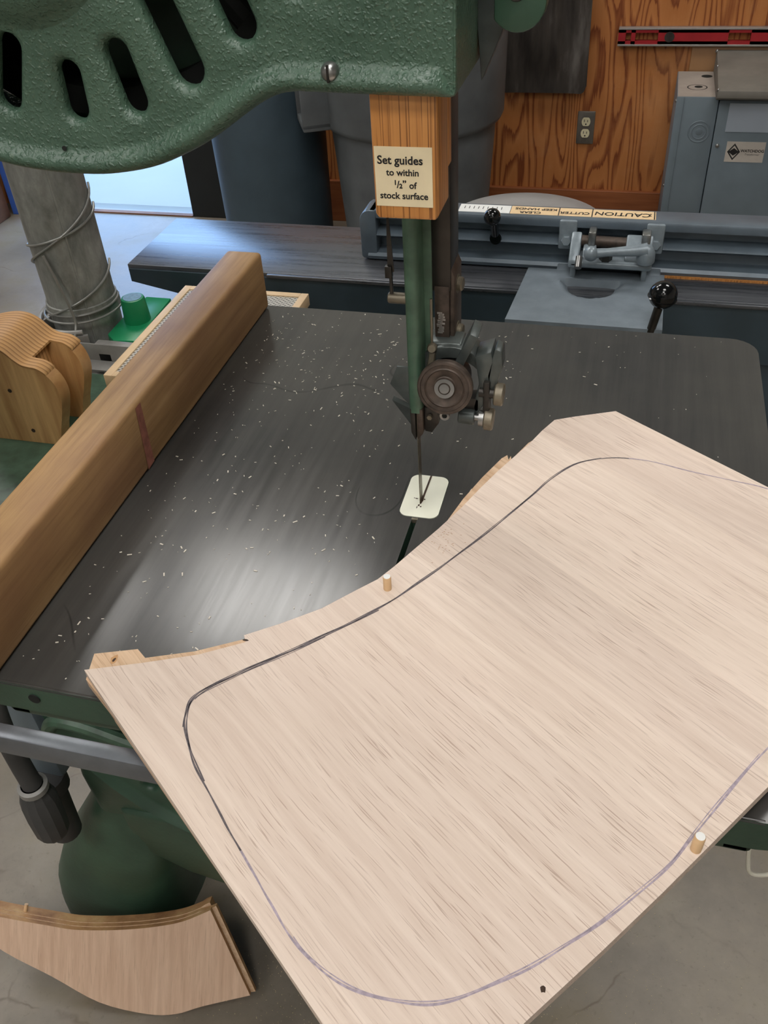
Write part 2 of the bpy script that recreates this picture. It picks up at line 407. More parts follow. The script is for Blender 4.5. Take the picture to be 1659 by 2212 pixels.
    def build(s, name, mats, parent=None, smooth=35, label=None, kind=None):
        if not isinstance(mats, (list, tuple)): mats = [mats]
        off = Vector(ORG.get(parent.name, (0, 0, 0))) if parent else Vector((0, 0, 0))
        me = bpy.data.meshes.new(name)
        for v in s.bm.verts: v.co -= off
        s.bm.to_mesh(me); s.bm.free()
        for m in mats: me.materials.append(M[m])
        if smooth:
            for p in me.polygons: p.use_smooth = True
            me.set_sharp_from_angle(angle=math.radians(smooth))
        o = bpy.data.objects.new(name, me); COL.objects.link(o)
        if parent: o.parent = parent; ORG[o.name] = tuple(off)
        if label: o['label'] = label
        if kind: o['kind'] = kind
        return o
ORG = {}
def thing(name, label, cat, loc=(0, 0, 0), group=None):
    o = bpy.data.objects.new(name, None); COL.objects.link(o); o.location = loc
    o.empty_display_size = 0.05
    ORG[o.name] = tuple(loc); tag(o, label, cat, group); return o
def tag(o, label, cat, group=None):
    o['label'] = label; o['category'] = cat
    if group: o['group'] = group
    return o
def struct(o): o['kind'] = 'structure'; return o
def basis(origin, xdir, ydir):
    x = Vector(xdir).normalized(); y = Vector(ydir).normalized(); z = x.cross(y); y = z.cross(x)
    return Matrix(((x.x, y.x, z.x, origin[0]), (x.y, y.y, z.y, origin[1]), (x.z, y.z, z.z, origin[2]), (0, 0, 0, 1)))
def smooth_line(pts, sub=4, closed=False):
    """Catmull-Rom"""
    P = [Vector(p) for p in pts]; n = len(P); out = []
    rng = range(n if closed else n-1)
    for i in rng:
        p0 = P[i-1] if (i > 0 or closed) else P[0]; p1 = P[i]; p2 = P[(i+1) % n]
        p3 = P[(i+2) % n] if (i+2 < n or closed) else P[-1]
        for k in range(sub):
            t = k/sub
            out.append(0.5*((2*p1)+(p2-p0)*t+(2*p0-5*p1+4*p2-p3)*t*t+(3*p1-p0-3*p2+p3)*t**3))
    if not closed: out.append(P[-1])
    return out
def ring_normals(P):
    n = len(P); out = []
    area = sum(P[i][0]*P[(i+1) % n][1]-P[(i+1) % n][0]*P[i][1] for i in range(n))
    sg = 1 if area > 0 else -1
    for i in range(n):
        a = Vector(P[i-1]); b = Vector(P[i]); c = Vector(P[(i+1) % n])
        t1 = (b-a).normalized(); t2 = (c-b).normalized()
        n1 = Vector((t1.y, -t1.x))*sg; n2 = Vector((t2.y, -t2.x))*sg
        m = n1+n2
        m = m.normalized() if m.length > 1e-6 else n1
        k = max(0.5, m.dot(n1)); out.append(m/k)
    return out   # outward
def stadium(p, q, r, n=10):
    p, q = Vector(p), Vector(q); d = (q-p).normalized(); e = Vector((-d.y, d.x)); out = []
    for k in range(n+1):
        a = -math.pi/2+math.pi*k/n; out.append(q+r*(math.cos(a)*d+math.sin(a)*e))
    for k in range(n+1):
        a = math.pi/2+math.pi*k/n; out.append(p+r*(math.cos(a)*d+math.sin(a)*e))
    return [tuple(v) for v in out]
def casting(mb, outline, holes, yface, profile, hole_profile, weight=None):
    """a cast door lying in an XZ plane. profile: [(inset, dy)...] from the back edge to the face; hole_profile the same, from face to back, inset = growth"""
    O = [Vector(p) for p in outline]; N = ring_normals(outline)
    rings = []
    wt = [weight(p) if weight else 1.0 for p in outline]
    for ins, dy in profile: rings.append([Vector((p.x-n_.x*ins*w_, yface+(dy if dy > 0 else dy*w_), p.y-n_.y*ins*w_)) for p, n_, w_ in zip(O, N, wt)])
    n = len(O)
    vs = [v for r in rings for v in r]
    fs = []
    for k in range(len(rings)-1):
        for i in range(n):
            j = (i+1) % n; fs.append((k*n+i, k*n+j, (k+1)*n+j, (k+1)*n+i))
    inner = rings[-1]
    loops = [inner]; hr_all = []
    for h in holes:
        H = [Vector(p) for p in h]; HN = ring_normals(h)
        rs = [[Vector((p.x+n_.x*g, yface+dy, p.y+n_.y*g)) for p, n_ in zip(H, HN)] for g, dy in hole_profile]
        loops.append(rs[0]); hr_all.append(rs)
    flat = [v for L in loops for v in L]
    tris = tessellate_polygon([[Vector((v.x, v.z, 0)) for v in L] for L in loops])
    b = bmesh.new()
    V1 = [b.verts.new(v) for v in vs]
    for f in fs: b.faces.new([V1[i] for i in f])
    V2 = V1[(len(rings)-1)*n:]
    extra = []
    for rs in hr_all:
        ringv = [[b.verts.new(v) for v in r] for r in rs]
        m = len(rs[0])
        for k in range(len(rs)-1):
            for i in range(m):
                j = (i+1) % m; b.faces.new((ringv[k][i], ringv[k][j], ringv[k+1][j], ringv[k+1][i]))
        extra += ringv[0]
    allv = V2+extra
    for t in tris:
        try: b.faces.new([allv[i] for i in t])
        except ValueError: pass
    bmesh.ops.recalc_face_normals(b, faces=b.faces[:])
    # make the face look toward -Y
    big = max(b.faces, key=lambda f: f.calc_area())
    if big.normal.y > 0: bmesh.ops.reverse_faces(b, faces=b.faces[:])
    mb._join(b)
def arc(cx, cz, r, a0, a1, n):
    return [(cx+r*math.cos(math.radians(a0+(a1-a0)*i/n)), cz+r*math.sin(math.radians(a0+(a1-a0)*i/n))) for i in range(n+1)]
def rrect(x0, x1, y0, y1, r, n=5):
    out = []
    for cx, cy, a in ((x1-r, y1-r, 0), (x0+r, y1-r, 90), (x0+r, y0+r, 180), (x1-r, y0+r, 270)):
        for k in range(n+1):
            t = math.radians(a+90*k/n); out.append((cx+r*math.cos(t), cy+r*math.sin(t)))
    return out
T = 0.95
YB = 2.87

# ================================================================== SETTING
def setting():
    XL, XR, YF, ZC = -5.0, 4.0, -4.0, 3.4
    DL, DR, DH = -2.385, -1.625, 2.05          # the open doorway in the back wall
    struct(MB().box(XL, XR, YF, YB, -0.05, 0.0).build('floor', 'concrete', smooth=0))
    struct(MB().box(XL, XR, YF, YB+0.1, ZC, ZC+0.1).build('ceiling', 'ceil', smooth=0))
    w = MB()
    w.box(XL, DL, YB, YB+0.1, 0, ZC); w.box(DR, XR, YB, YB+0.1, 0, ZC); w.box(DL, DR, YB, YB+0.1, DH, ZC)
    w.mi = 1; w.box(XL, DL-0.11, YB-0.004, YB, 1.30, ZC); w.box(DR+0.09, XR, YB-0.004, YB, 1.30, ZC); w.box(DL-0.11, DR+0.09, YB-0.004, YB, DH+0.1, ZC)
    struct(w.build('wall_back', ['ply', 'upper_wall'], smooth=0))
    struct(MB().box(XL-0.1, XL, YF, YB+0.1, 0, ZC).build('wall_left', 'white', smooth=0))
    struct(MB().box(XR, XR+0.1, YF, YB+0.1, 0, ZC).build('wall_right', 'white', smooth=0))
    struct(MB().box(XL-0.1, XR+0.1, YF-0.1, YF, 0, ZC).build('wall_front', 'white', smooth=0))
    b = MB().box(-1.5, XR, YB-0.019, YB, 0.0, 0.166, 0.002)
    struct(b.build('baseboard_back', 'baseboard', smooth=0))
    struct(MB().box(DL-0.11, DL, YB-0.12, YB+0.12, 0, DH+0.1, 0.004).build('trim_1', 'blue', smooth=0))
    struct(MB().box(DR-0.03, DR+0.17, YB-0.05, YB+0.12, 0, DH+0.1, 0.004).build('trim_2', 'void', smooth=0))
    struct(MB().box(DL, DR-0.03, YB-0.055, YB-0.03, 0.0, 0.006).build('trim_3', 'rust', smooth=0))
    struct(MB().box(-30, 30, YB+0.1, 60, -0.07, -0.02).build('ground_outside', 'outside', smooth=0))
    # rusty post beside the blue jamb
    o = MB().box(-2.62, -2.49, YB-0.30, YB-0.14, 0.0, 1.6, 0.006).build('rusty_post', 'rust')
    tag(o, 'rust stained brown post beside the blue door jamb', 'post')
    # ceiling lights; those above and behind the camera are added as fill
    spots = [(-2.38, 2.0), (-1.22, 2.0), (-2.3, 0.4), (1.1, 1.6), (-1.9, -1.6), (0.1, -1.7), (0.35, -0.45), (-1.0, -3.1), (0.9, -3.1)]
    for i, (x, y) in enumerate(spots):
        t = thing('ceiling_and_fill_light', 'recessed square fluorescent light panel in the white ceiling, in a set with added unseen fill lamps', 'light', (x, y, ZC), 'ceiling and fill lights')
        fr = MB()
        hx, hy = 0.42, 0.31
        fr.box(x-hx, x+hx, y-hy, y-hy+0.02, ZC-0.03, ZC); fr.box(x-hx, x+hx, y+hy-0.02, y+hy, ZC-0.03, ZC)
        fr.box(x-hx, x-hx+0.02, y-hy, y+hy, ZC-0.03, ZC); fr.box(x+hx-0.02, x+hx, y-hy, y+hy, ZC-0.03, ZC)
        fr.build('frame', 'alu', t, 0)
        MB().box(x-hx+0.02, x+hx-0.02, y-hy+0.02, y+hy-0.02, ZC-0.02, ZC-0.012).build('diffuser', 'lamp', t, 0)
setting()

# ================================================================== BANDSAW
def bandsaw():
    R = thing('bandsaw', 'old green cast iron bandsaw with dark iron table in the middle of the shop', 'bandsaw', (-0.35, 0.03, 0.0))
    # ---- table with slot and insert opening
    t = MB()
    ox0, ox1, oy0, oy1 = -0.298, 0.298, -0.258, 0.335
    outer = rrect(ox0, ox1, oy0, oy1, 0.028, 6)
    # slot from the front edge to the insert
    top = []
    for p in outer: top.append(p)
    ins = rrect(-0.0160, 0.0195, -0.0205, 0.0390, 0.008, 5)
    th = 0.030
    loops = [[Vector((x, y, 0)) for x, y in outer], [Vector((x, y, 0)) for x, y in ins]]
    slot = [(-0.0022, -0.2579), (0.0022, -0.2579), (0.0022, -0.0206), (-0.0022, -0.0206)]
    loops.append([Vector((x, y, 0)) for x, y in [(-0.0023, -0.2575), (0.0023, -0.2575), (0.0023, -0.0215), (-0.0023, -0.0215)]])
    flat = [v for L in loops for v in L]; tr = tessellate_polygon(loops)
    b = bmesh.new()
    bev = 0.0015
    up = [b.verts.new((v.x, v.y, T)) for v in flat]
    for f in tr: b.faces.new([up[i] for i in f])
    def wall(vs, flip, z1):
        lo = [b.verts.new((v.co.x, v.co.y, z1)) for v in vs]; n = len(vs)
        for i in range(n):
            j = (i+1) % n; b.faces.new((vs[i], vs[j], lo[j], lo[i]))
        return lo
    n0, n1 = len(outer), len(ins)
    lo = wall(up[:n0], 0, T-th); wall(up[n0:n0+n1], 1, T-0.0018); wall(up[n0+n1:], 1, T-th)
    b.faces.new(lo)
    bmesh.ops.recalc_face_normals(b, faces=b.faces[:])
    for f in b.faces: f.material_index = 0 if abs(f.normal.z) > 0.5 else 1
    tb = MB(); me = bpy.data.meshes.new('x'); b.to_mesh(me); b.free(); tb.bm.from_mesh(me)
    # rounded arris along the front edge, dark hole in the apron
    tb.mi = 0
    tb.tube([(ox0+0.028, oy0+0.0015, T-0.0016), (ox1-0.028, oy0+0.0015, T-0.0016)], 0.0019, 8)
    table = tb.build('table', ['iron', 'green_dark'], R, 40)
    MB().cyl((-0.234, -0.2575, 0.9365), (-0.234, -0.2588, 0.9365), 0.0046, n=20).build('bolt_hole', 'void', table)
    # ---- insert plate
    i = MB()
    i.prism(rrect(-0.0155, 0.0190, -0.0200, 0.0385, 0.0078, 6), T-0.0017, T+0.0002, 'XY')
    i.mi = 1
    i.faces([(0.0001, 0.004, T+0.0004), (0.0020, 0.004, T+0.0004), (0.0026, 0.0384, T+0.0004), (0.0009, 0.0384, T+0.0004)], [(0, 1, 2, 3)])
    random.seed(5)
    for cx, cy, w, h in ((0.0008, 0.002, 0.0030, 0.010), (0.0006, 0.001, 0.0028, 0.007), (-0.0004, -0.0045, 0.0022, 0.0035), (-0.0042, 0.0042, 0.0036, 0.0016), (0.0028, 0.0042, 0.002, 0.0018), (-0.0014, -0.0075, 0.001, 0.004), (-0.0062, 0.0046, 0.0016, 0.0011), (0.0016, -0.0062, 0.0016, 0.0022)):
        k = 9; pts = [(cx+w*0.5*random.uniform(0.6, 1.15)*math.cos(a*2*math.pi/k), cy+h*0.5*random.uniform(0.6, 1.15)*math.sin(a*2*math.pi/k), T+0.0004+abs(cx)*0.004) for a in range(k)]
        i.faces(pts, [tuple(range(k))])
    i.build('throat_plate', ['insert', 'burn'], R, 30, 'ivory plate scorched brown around the blade')
    MB().box(-0.0028, 0.0028, -0.0240, -0.0212, T-0.004, T+0.0002, 0.0003).build('slot_pin', 'brass', R)
    # ---- apron below the table
    a = MB()
    a.box(-0.272, 0.272, -0.250, -0.228, T-0.050, T-0.030, 0.004)
    a.box(-0.272, -0.250, -0.250, 0.31, T-0.050, T-0.030, 0.004); a.box(0.250, 0.272, -0.250, 0.31, T-0.050, T-0.030, 0.004)
    a.box(-0.20, 0.15, -0.02, 0.06, 0.84, T-0.030, 0.006); a.box(-0.30, 0.02, -0.03, 0.07, 0.80, 0.86, 0.01)
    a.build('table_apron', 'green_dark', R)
    # ---- fence rail on the front
    r = MB(); r.box(-0.62, 0.13, -0.302, -0.2905, 0.930, 0.950, 0.0010)
    rail = r.build('fence_rail', 'rail', R)
    for x in (-0.09, 0.09):
        MB().cyl((x, -0.292, 0.938), (x, -0.257, 0.938), 0.006, n=16).build('rail_spacer', 'steel', rail)
    # ---- upper wheel housing (cast door)
    yf = -0.056
    prof = [(-0.40, 1.62), (-0.415, 1.45)]
    low = [(-0.400, 1.380), (-0.372, 1.322), (-0.335, 1.284), (-0.300, 1.264), (-0.268, 1.2545), (-0.236, 1.2500), (-0.2016, 1.2490), (-0.177, 1.2512), (-0.1524, 1.2565), (-0.1238, 1.2682), (-0.1062, 1.2778), (-0.089, 1.2886), (-0.076, 1.2962), (-0.064, 1.3010), (-0.051, 1.3028)]
    low = [tuple(v) for v in smooth_line([Vector((x, z)) for x, z in low], 4)]
    outline = prof+low+[(-0.0285, 1.3022), (0.0, 1.3014), (0.020, 1.3010), (0.034, 1.3008), (0.0400, 1.3010), (0.0428, 1.3022), (0.0437, 1.3060), (0.0437, 1.320), (0.0437, 1.40), (0.0437, 1.62)]
    slots = [((-0.2385, 1.3340), (-0.2545, 1.2890)), ((-0.2035, 1.3190), (-0.2046, 1.2830)), ((-0.1690, 1.3310), (-0.1600, 1.2880)), ((-0.1390, 1.3640), (-0.1180, 1.3050)), ((-0.0990, 1.3800), (-0.0798, 1.3300)), ((-0.0520, 1.4100), (-0.0450, 1.3545))]
    widths = [0.0080, 0.0078, 0.0082, 0.0100, 0.0092, 0.0090]
    holes = []
    for (p, q), w in zip(slots, widths):
        p, q = Vector(p), Vector(q); d = (q-p).normalized()
        holes.append(stadium(p+d*w, q-d*w, w, 10))
    h = MB()
    casting(h, outline, holes, yf,
            [(0.003, 0.090), (0.0, 0.080), (0.0, 0.004), (0.0012, -0.0015), (0.0042, -0.0058), (0.0075, -0.0068), (0.0105, -0.0056), (0.0135, -0.0024), (0.0165, -0.0003), (0.0185, 0.0)],
            [(0.0062, 0.0), (0.0040, 0.0006), (0.0016, 0.0020), (0.0, 0.0042), (0.0, 0.009)],
            lambda p: 0.12 if p[0] > 0.0425 else (0.5 if p[0] > 0.036 else 1.0))
    hous = h.build('upper_wheel_housing', 'green', R, 50)
    hub = MB(); hub.lathe([(0.072, 0.0), (0.068, 0.0012), (0.062, 0.006), (0.056, 0.011), (0.046, 0.0145), (0.02, 0.0165), (0, 0.017)], (-0.2205, yf+0.001, 1.405), (0, -1, 0), 48)
    hub.build('hub_boss', 'green', hous, 60)
    sc = MB(); sc.lathe([(0.0055, 0), (0.0055, 0.002), (0.0047, 0.0045), (0.003, 0.006), (0, 0.0065)], (-0.0295, yf-0.002, 1.3152), (0, -1, 0), 20)
    sc.mi = 1; sc.box(-0.0302, -0.0288, yf-0.0088, yf-0.0078, 1.3105, 1.3199)
    sc.build('door_screw', ['steel', 'dark_steel'], hous)
    for x, z in ((-0.1015, 1.2920), (-0.2185, 1.2665)):
        MB().lathe([(0, 0), (0.0016, 0.0), (0.0016, 0.0006), (0, 0.0006)], (x, yf-0.0015, z), (0, -1, 0), 12).build('casting_pit', 'void', hous)
    # wheel behind the door
    w = MB()
    cx, cz = -0.2085, 1.449
    w.lathe([(0.16, 0), (0.178, 0.0), (0.178, 0.026), (0.16, 0.026), (0.16, 0)], (cx, 0.022, cz), (0, -1, 0), 64)
    for k in range(6):
        an = k*math.pi/3+0.2
        w.tube([(cx+0.03*math.cos(an), 0.009, cz+0.03*math.sin(an)), (cx+0.165*math.cos(an), 0.009, cz+0.165*math.sin(an))], 0.011, 10)
    w.cyl((cx, 0.03, cz), (cx, -0.012, cz), 0.036, n=32)
    w.build('upper_wheel', 'void', R)
    MB().prism([(-0.398, 1.62), (-0.398, 1.382), (-0.370, 1.326), (-0.335, 1.289), (-0.300, 1.269), (-0.268, 1.2595), (-0.236, 1.255), (-0.2016, 1.254), (-0.177, 1.256), (-0.1524, 1.2615), (-0.1238, 1.273), (-0.1062, 1.283), (-0.089, 1.294), (-0.064, 1.306), (-0.04, 1.307), (0.041, 1.306), (0.041, 1.62)], 0.030, 0.040, 'XZ').build('housing_back_plate', 'green_dark', R)
    # side chute and lug at the right of the housing
    c = MB()
    c.prism([(0.0435, 1.62), (0.0435, 1.325), (0.0465, 1.292), (0.0565, 1.315), (0.068, 1.342), (0.072, 1.37), (0.072, 1.62)], 0.012, 0.030, 'XZ', 0.001)
    c.build('side_bracket', 'bracket_grey', R)
    lg = MB(); lg.prism([(0.056, 1.62), (0.056, 1.330)]+[(0.070+0.0165*math.cos(math.radians(a)), 1.3395+0.0165*math.sin(math.radians(a))) for a in range(-130, 1, 13)]+[(0.0865, 1.62)], -0.004, 0.010, 'XZ', 0.0015)
    lug = lg.build('hinge_lug', 'green_dark', R)
    l2 = MB(); l2.lathe([(0.0030, 0.0006), (0.0056, 0.0006), (0.0060, 0.0), (0.0060, -0.002)], (0.0690, -0.0042, 1.3455), (0, -1, 0), 24)
    l2.mi = 1; l2.cyl((0.0690, -0.0044, 1.3455), (0.0690, -0.0046, 1.3455), 0.0032, n=20)
    l2.build('lug_hole', ['dark_steel', 'void'], lug)
    # ---- column and shoulder
    k = MB(); k.box(-0.72, -0.50, -0.055, 0.045, 0.70, 1.60, 0.02, 3); k.box(-0.56, -0.30, -0.01, 0.04, 1.40, 1.60, 0.01)
    k.build('column', 'green_dark', R)
    sh = MB(); sh.box(-0.86, -0.36, -0.05, 0.452, 0.715, 0.7495, 0.004)
    sh.box(-0.82, -0.40, -0.02, 0.40, 0.62, 0.72, 0.02)
    sh.build('shoulder_shelf', 'green_smooth', R)
    # ---- lower wheel housing and pedestal
    oc = (-0.20, 0.628)
    outl = arc(oc[0], oc[1], 0.268, 0, 360, 71)[:-1]
    hs = []
    for ang in (196, 211, 226, 241, 256, 271):
        d = Vector((math.cos(math.radians(ang)), math.sin(math.radians(ang))))
        p = Vector(oc)+d*0.150; q = Vector(oc)+d*0.228
        hs.append(stadium(p, q, 0.0085, 8))
    g = MB(); casting(g, outl, hs, -0.052, [(0.0, 0.05), (0.0, 0.0), (0.002, -0.007), (0.006, -0.010), (0.010, -0.007), (0.014, 0.0), (0.018, 0.002)], [(0.006, 0.002), (0.002, 0.004), (0.0, 0.008), (0.0, 0.02)])
    lw = g.build('lower_wheel_door', 'green_dark', R, 50)
    MB().cyl((-0.20, -0.037, 0.628), (-0.20, -0.0305, 0.628), 0.246, n=48).build('door_slot_darkness_disc', 'void', R)  # near-black disc stands in for the darkness behind the door slots
    body = MB()
    body.prism([(-0.463, 0.60), (-0.470, 0.52), (-0.485, 0.42), (-0.48, 0.33), (-0.30, 0.27), (0.05, 0.27), (0.06, 0.60), (0.04, 0.86), (-0.30, 0.86), (-0.44, 0.80)], -0.03, 0.16, 'XZ', 0.012, 3)
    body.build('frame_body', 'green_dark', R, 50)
    # top rim of the lower housing below the table
    rim = MB(); rim.tube(smooth_line([Vector((-0.462, -0.062, 0.57)), Vector((-0.440, -0.066, 0.600)), Vector((-0.40, -0.068, 0.603)), Vector((-0.355, -0.068, 0.590)), Vector((-0.30, -0.066, 0.572)), Vector((-0.24, -0.064, 0.548))], 5), 0.009, 10)
    rim.build('housing_rim', 'green_smooth', R)
    # foot: swept sections flaring to the floor
    def foot(sgn, xo):
        secs = [(0.44, 0.01, 0.062, 0.060), (0.38, 0.0, 0.064, 0.068), (0.32, -0.018, 0.070, 0.078), (0.24, -0.045, 0.086, 0.090), (0.17, -0.075, 0.100, 0.10), (0.10, -0.095, 0.110, 0.105), (0.04, -0.103, 0.114, 0.108), (0.0, -0.105, 0.115, 0.108)]
        f = MB(); ns = 28
        def fn(i, j):
            z, dx, rx, ry = secs[i]; a = 2*math.pi*j/(ns)
            ca, sa = math.cos(a), math.sin(a)
            e = 0.62
            return Vector((xo+sgn*dx+rx*math.copysign(abs(ca)**e, ca), 0.045+ry*math.copysign(abs(sa)**e, sa), z))
        f.grid(fn, len(secs), ns+1)
        bmesh.ops.remove_doubles(f.bm, verts=f.bm.verts[:], dist=1e-5)
        bmesh.ops.recalc_face_normals(f.bm, faces=f.bm.faces[:])
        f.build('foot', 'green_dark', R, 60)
    foot(1, -0.428); foot(-1, -0.10)
    sk = MB(); sk.prism([(-0.44, 0.36), (-0.44, 0.26), (-0.36, 0.215), (-0.28, 0.195), (-0.15, 0.19), (0.0, 0.22), (0.03, 0.36)], -0.035, 0.12, 'XZ', 0.01, 3)
    sk.build('base_skirt', 'green_dark', R, 50)
    # ---- blade
    b = MB(); b.box(-0.0003, 0.0003, -0.001, 0.008, 0.90, 1.31)
    b.build('blade', 'blade', R, 0)
    # ---- guide post and blade guard
    p = MB(); p.box(0.0060, 0.0237, 0.0245, 0.056, 1.140, 1.45, 0.0012)
    p.build('guide_post', 'dark_steel', R)
    gd = MB()
    prof2 = [(-0.0052, 0.006), (-0.0052, -0.0030), (-0.0034, -0.0045), (0.0024, -0.0045), (0.0044, -0.0030), (0.0052, 0.001), (0.0058, 0.014), (0.0046, 0.014), (0.0040, 0.002), (0.0022, -0.0028), (-0.0028, -0.0028), (-0.0036, 0.006)]
    gd.prism(prof2, 1.0465, 1.35, 'XY', 0.0)
    gd.prism([(0.0050, 1.35), (0.0050, 1.070), (0.0084, 1.084), (0.0112, 1.103), (0.0118, 1.118), (0.0118, 1.35)], 0.0125, 0.0145, 'XZ')
    gd.build('blade_guard', 'green_smooth', R, 60)
    wp = MB(); wp.box(0.0110, 0.0225, 0.0235, 0.052, 1.085, 1.1445, 0.0008); wp.mi = 1
    random.seed(3)
    for q in range(16):
        x = 0.0160+random.uniform(-0.0015, 0.0015); z = 1.106+q*0.0011
        wp.box(x-0.002, x+0.002, 0.02335, 0.0235, z-0.0008, z+0.0008)
    wp.build('wear_plate', ['brown_steel', 'alu'], R)
    # side strap with bolts
    st = MB(); st.prism([(0.0226, 1.160), (0.0260, 1.152), (0.0260, 1.080), (0.0226, 1.076)], 0.026, 0.056, 'XZ', 0.0008)
    strap = st.build('side_strap', 'brown_steel', R)
    for z in (1.140, 1.100):
        x = MB(); x.lathe([(0, 0), (0.0075, 0), (0.0075, 0.0012), (0.0055, 0.0012), (0.0055, 0.004), (0.0045, 0.005), (0, 0.005)], (0.0255, 0.040, z), (1, -0.1, 0), 6 if False else 16)
        x.build('bolt', 'brass', strap)
    # small lug and screws on the guard
    x = MB(); x.lathe([(0, 0), (0.004, 0), (0.004, 0.004), (0.003, 0.006), (0, 0.006)], (0.0112, 0.0125, 1.0985), (0.1, -1, 0.3), 16)
    x.tube([(0.0118, 0.010, 1.096), (0.0105, 0.006, 1.083), (0.0075, -0.001, 1.071)], 0.0028, 8)
    x.build('guard_clip', 'brass', R)
    MB().box(0.0100, 0.0120, 0.0110, 0.0124, 1.092, 1.140, 0.0004).build('guard_strip', 'brass', R)
    # ---- twisted strap and peg at the left of the guard
    s = MB()
    pts = [(-0.0165, 0.0, 1.235), (-0.0165, 0.0, 1.204), (-0.0163, 0.0, 1.185), (-0.0160, 0.0, 1.165)]
    for (x0, y0, z0), (x1, y1, z1), w0, w1 in ((pts[0], pts[1], 0.0006, 0.0007), (pts[1], pts[2], 0.0007, 0.0016), (pts[2], pts[3], 0.0016, 0.0022)):
        s.faces([(x0-w0, y0, z0), (x0+w0, y0+0.001, z0), (x1+w1, y1+0.001, z1), (x1-w1, y1, z1), (x0-w0, y0+0.0012, z0), (x0+w0, y0+0.0022, z0), (x1+w1, y1+0.0022, z1), (x1-w1, y1+0.0012, z1)],
                [(0, 3, 2, 1), (4, 5, 6, 7), (0, 1, 5, 4), (1, 2, 6, 5), (2, 3, 7, 6), (3, 0, 4, 7)])
    s.box(-0.0200, -0.0148, -0.002, 0.003, 1.161, 1.170, 0.0005); s.box(-0.0172, -0.0150, -0.001, 0.002, 1.143, 1.162, 0.0003)
    s.build('hanging_strap', 'dark_steel', R)
    MB().cyl((-0.0190, 0.001, 1.1445), (-0.004, 0.001, 1.1445), 0.0042, n=24, bev=0.0008).build('peg', 'brass', R)
    # ---- wooden guard block with its paper label
    g = MB()
    g.prism([(-0.0100, 1.32), (-0.0100, 1.2290), (-0.0080, 1.2262), (0.0288, 1.2262), (0.0308, 1.2285), (0.0308, 1.32)], -0.050, -0.0165, 'XZ', 0.0010, 2)
    g.box(0.0080, 0.0308, -0.0168, -0.006, 1.2480, 1.32, 0.001)
    g.box(-0.0098, 0.0060, -0.0170, 0.010, 1.240, 1.32, 0.001)
    blk = g.build('wooden_guard_block', 'fir', R, 30)
    l = MB(); yl = -0.0503
    l.box(-0.0088, 0.0276, yl-0.0002, yl+0.0004, 1.2345, 1.2712)
    l.mi = 1
    def tx(body, size, cx, cz, bold): l.text(body, size, basis((cx, yl-0.00035, cz), (1, 0, 0), (0, 0, 1)), bold)
    tx('Set guides', 0.0071, 0.0074, 1.2630, 0.00016)
    tx('to within', 0.0057, 0.0088, 1.2556, 0.00012)
    tx('1', 0.0040, 0.0040, 1.2494, 0.00016); tx('/', 0.0062, 0.0057, 1.2482, 0.00012); tx('2', 0.0040, 0.0074, 1.2473, 0.00016); tx('\u201d', 0.0058, 0.0098, 1.2487, 0.00016); tx('of', 0.0057, 0.0150, 1.2478, 0.00012)
    tx('stock surface', 0.0058, 0.0092, 1.2412, 0.00012)
    l.build('paper_label', ['paper', 'ink'], blk, 0, 'aged cream label printed in bold black')
    # ---- guide assembly at the bottom of the post
    G = MB()
    # curved cast arm over the bearing (an arc in XZ)
    A = arc(0.026, 1.068, 0.0335, 155, -18, 22)
    B_ = arc(0.027, 1.064, 0.0275, -18, 155, 22)
    G.prism(A+B_, 0.010, 0.034, 'XZ', 0.0008)
    G.box(0.004, 0.034, 0.014, 0.036, 1.088, 1.102, 0.002)
    ga = G.build('guide_arm', 'bracket_grey', R, 50)
    x = MB(); x.box(-0.0035, 0.0035, -0.004, 0.020, -0.0190, 0.0190, 0.0008, mat=Matrix.Translation((0.0375, 0.008, 1.0985)) @ Matrix.Rotation(math.radians(24), 4, 'Y')); x.build('clamp_bar', 'bracket_grey', ga)
    x = MB(); x.prism([(0.046, 1.098), (0.0585, 1.103), (0.0605, 1.093), (0.0560, 1.060), (0.0475, 1.044), (0.0450, 1.052), (0.0495, 1.074)], 0.004, 0.028, 'XZ', 0.001); x.build('side_wing', 'bracket_grey', ga)
    x = MB(); x.prism([(0.0555, 1.082), (0.0615, 1.106), (0.0665, 1.104), (0.0675, 1.090), (0.0625, 1.070), (0.058, 1.068)], 0.004, 0.020, 'XZ', 0.001); x.build('back_wing', 'bracket_grey', ga)
    # thrust bearing
    bc = Vector((0.0262, -0.010, 1.0790)); ax = Vector((0.02, -1, 0.22))
    x = MB()
    x.lathe([(0.0, 0.0), (0.0205, 0.0), (0.0215, 0.001), (0.0215, 0.0062), (0.0206, 0.0074), (0.0190, 0.0076), (0.0186, 0.0066), (0.0160, 0.0064), (0.0150, 0.0071), (0.0142, 0.0062), (0.0090, 0.0046), (0.0082, 0.0052), (0.0076, 0.0074), (0.0050, 0.0074), (0.0046, 0.0070), (0.0042, 0.0076), (0.0, 0.0080)], bc, ax, 48)
    be = x.build('thrust_bearing', 'brown_steel', R, 30)
    x = MB(); q = ax.normalized(); x.lathe([(0.0048, 0.0), (0.0078, 0.0), (0.0078, 0.0006), (0.0048, 0.0006)], bc+q*0.0071, ax, 32)
    x.lathe([(0.0, 0.0), (0.0040, 0.0), (0.0038, 0.0008), (0, 0.0010)], bc+q*0.0074, ax, 32)
    x.build('bearing_cap', 'steel', be)
    x = MB(); x.cyl(bc-q*0.001, bc-q*0.03, 0.0155, n=32); x.build('bearing_holder', 'dark_steel', R)
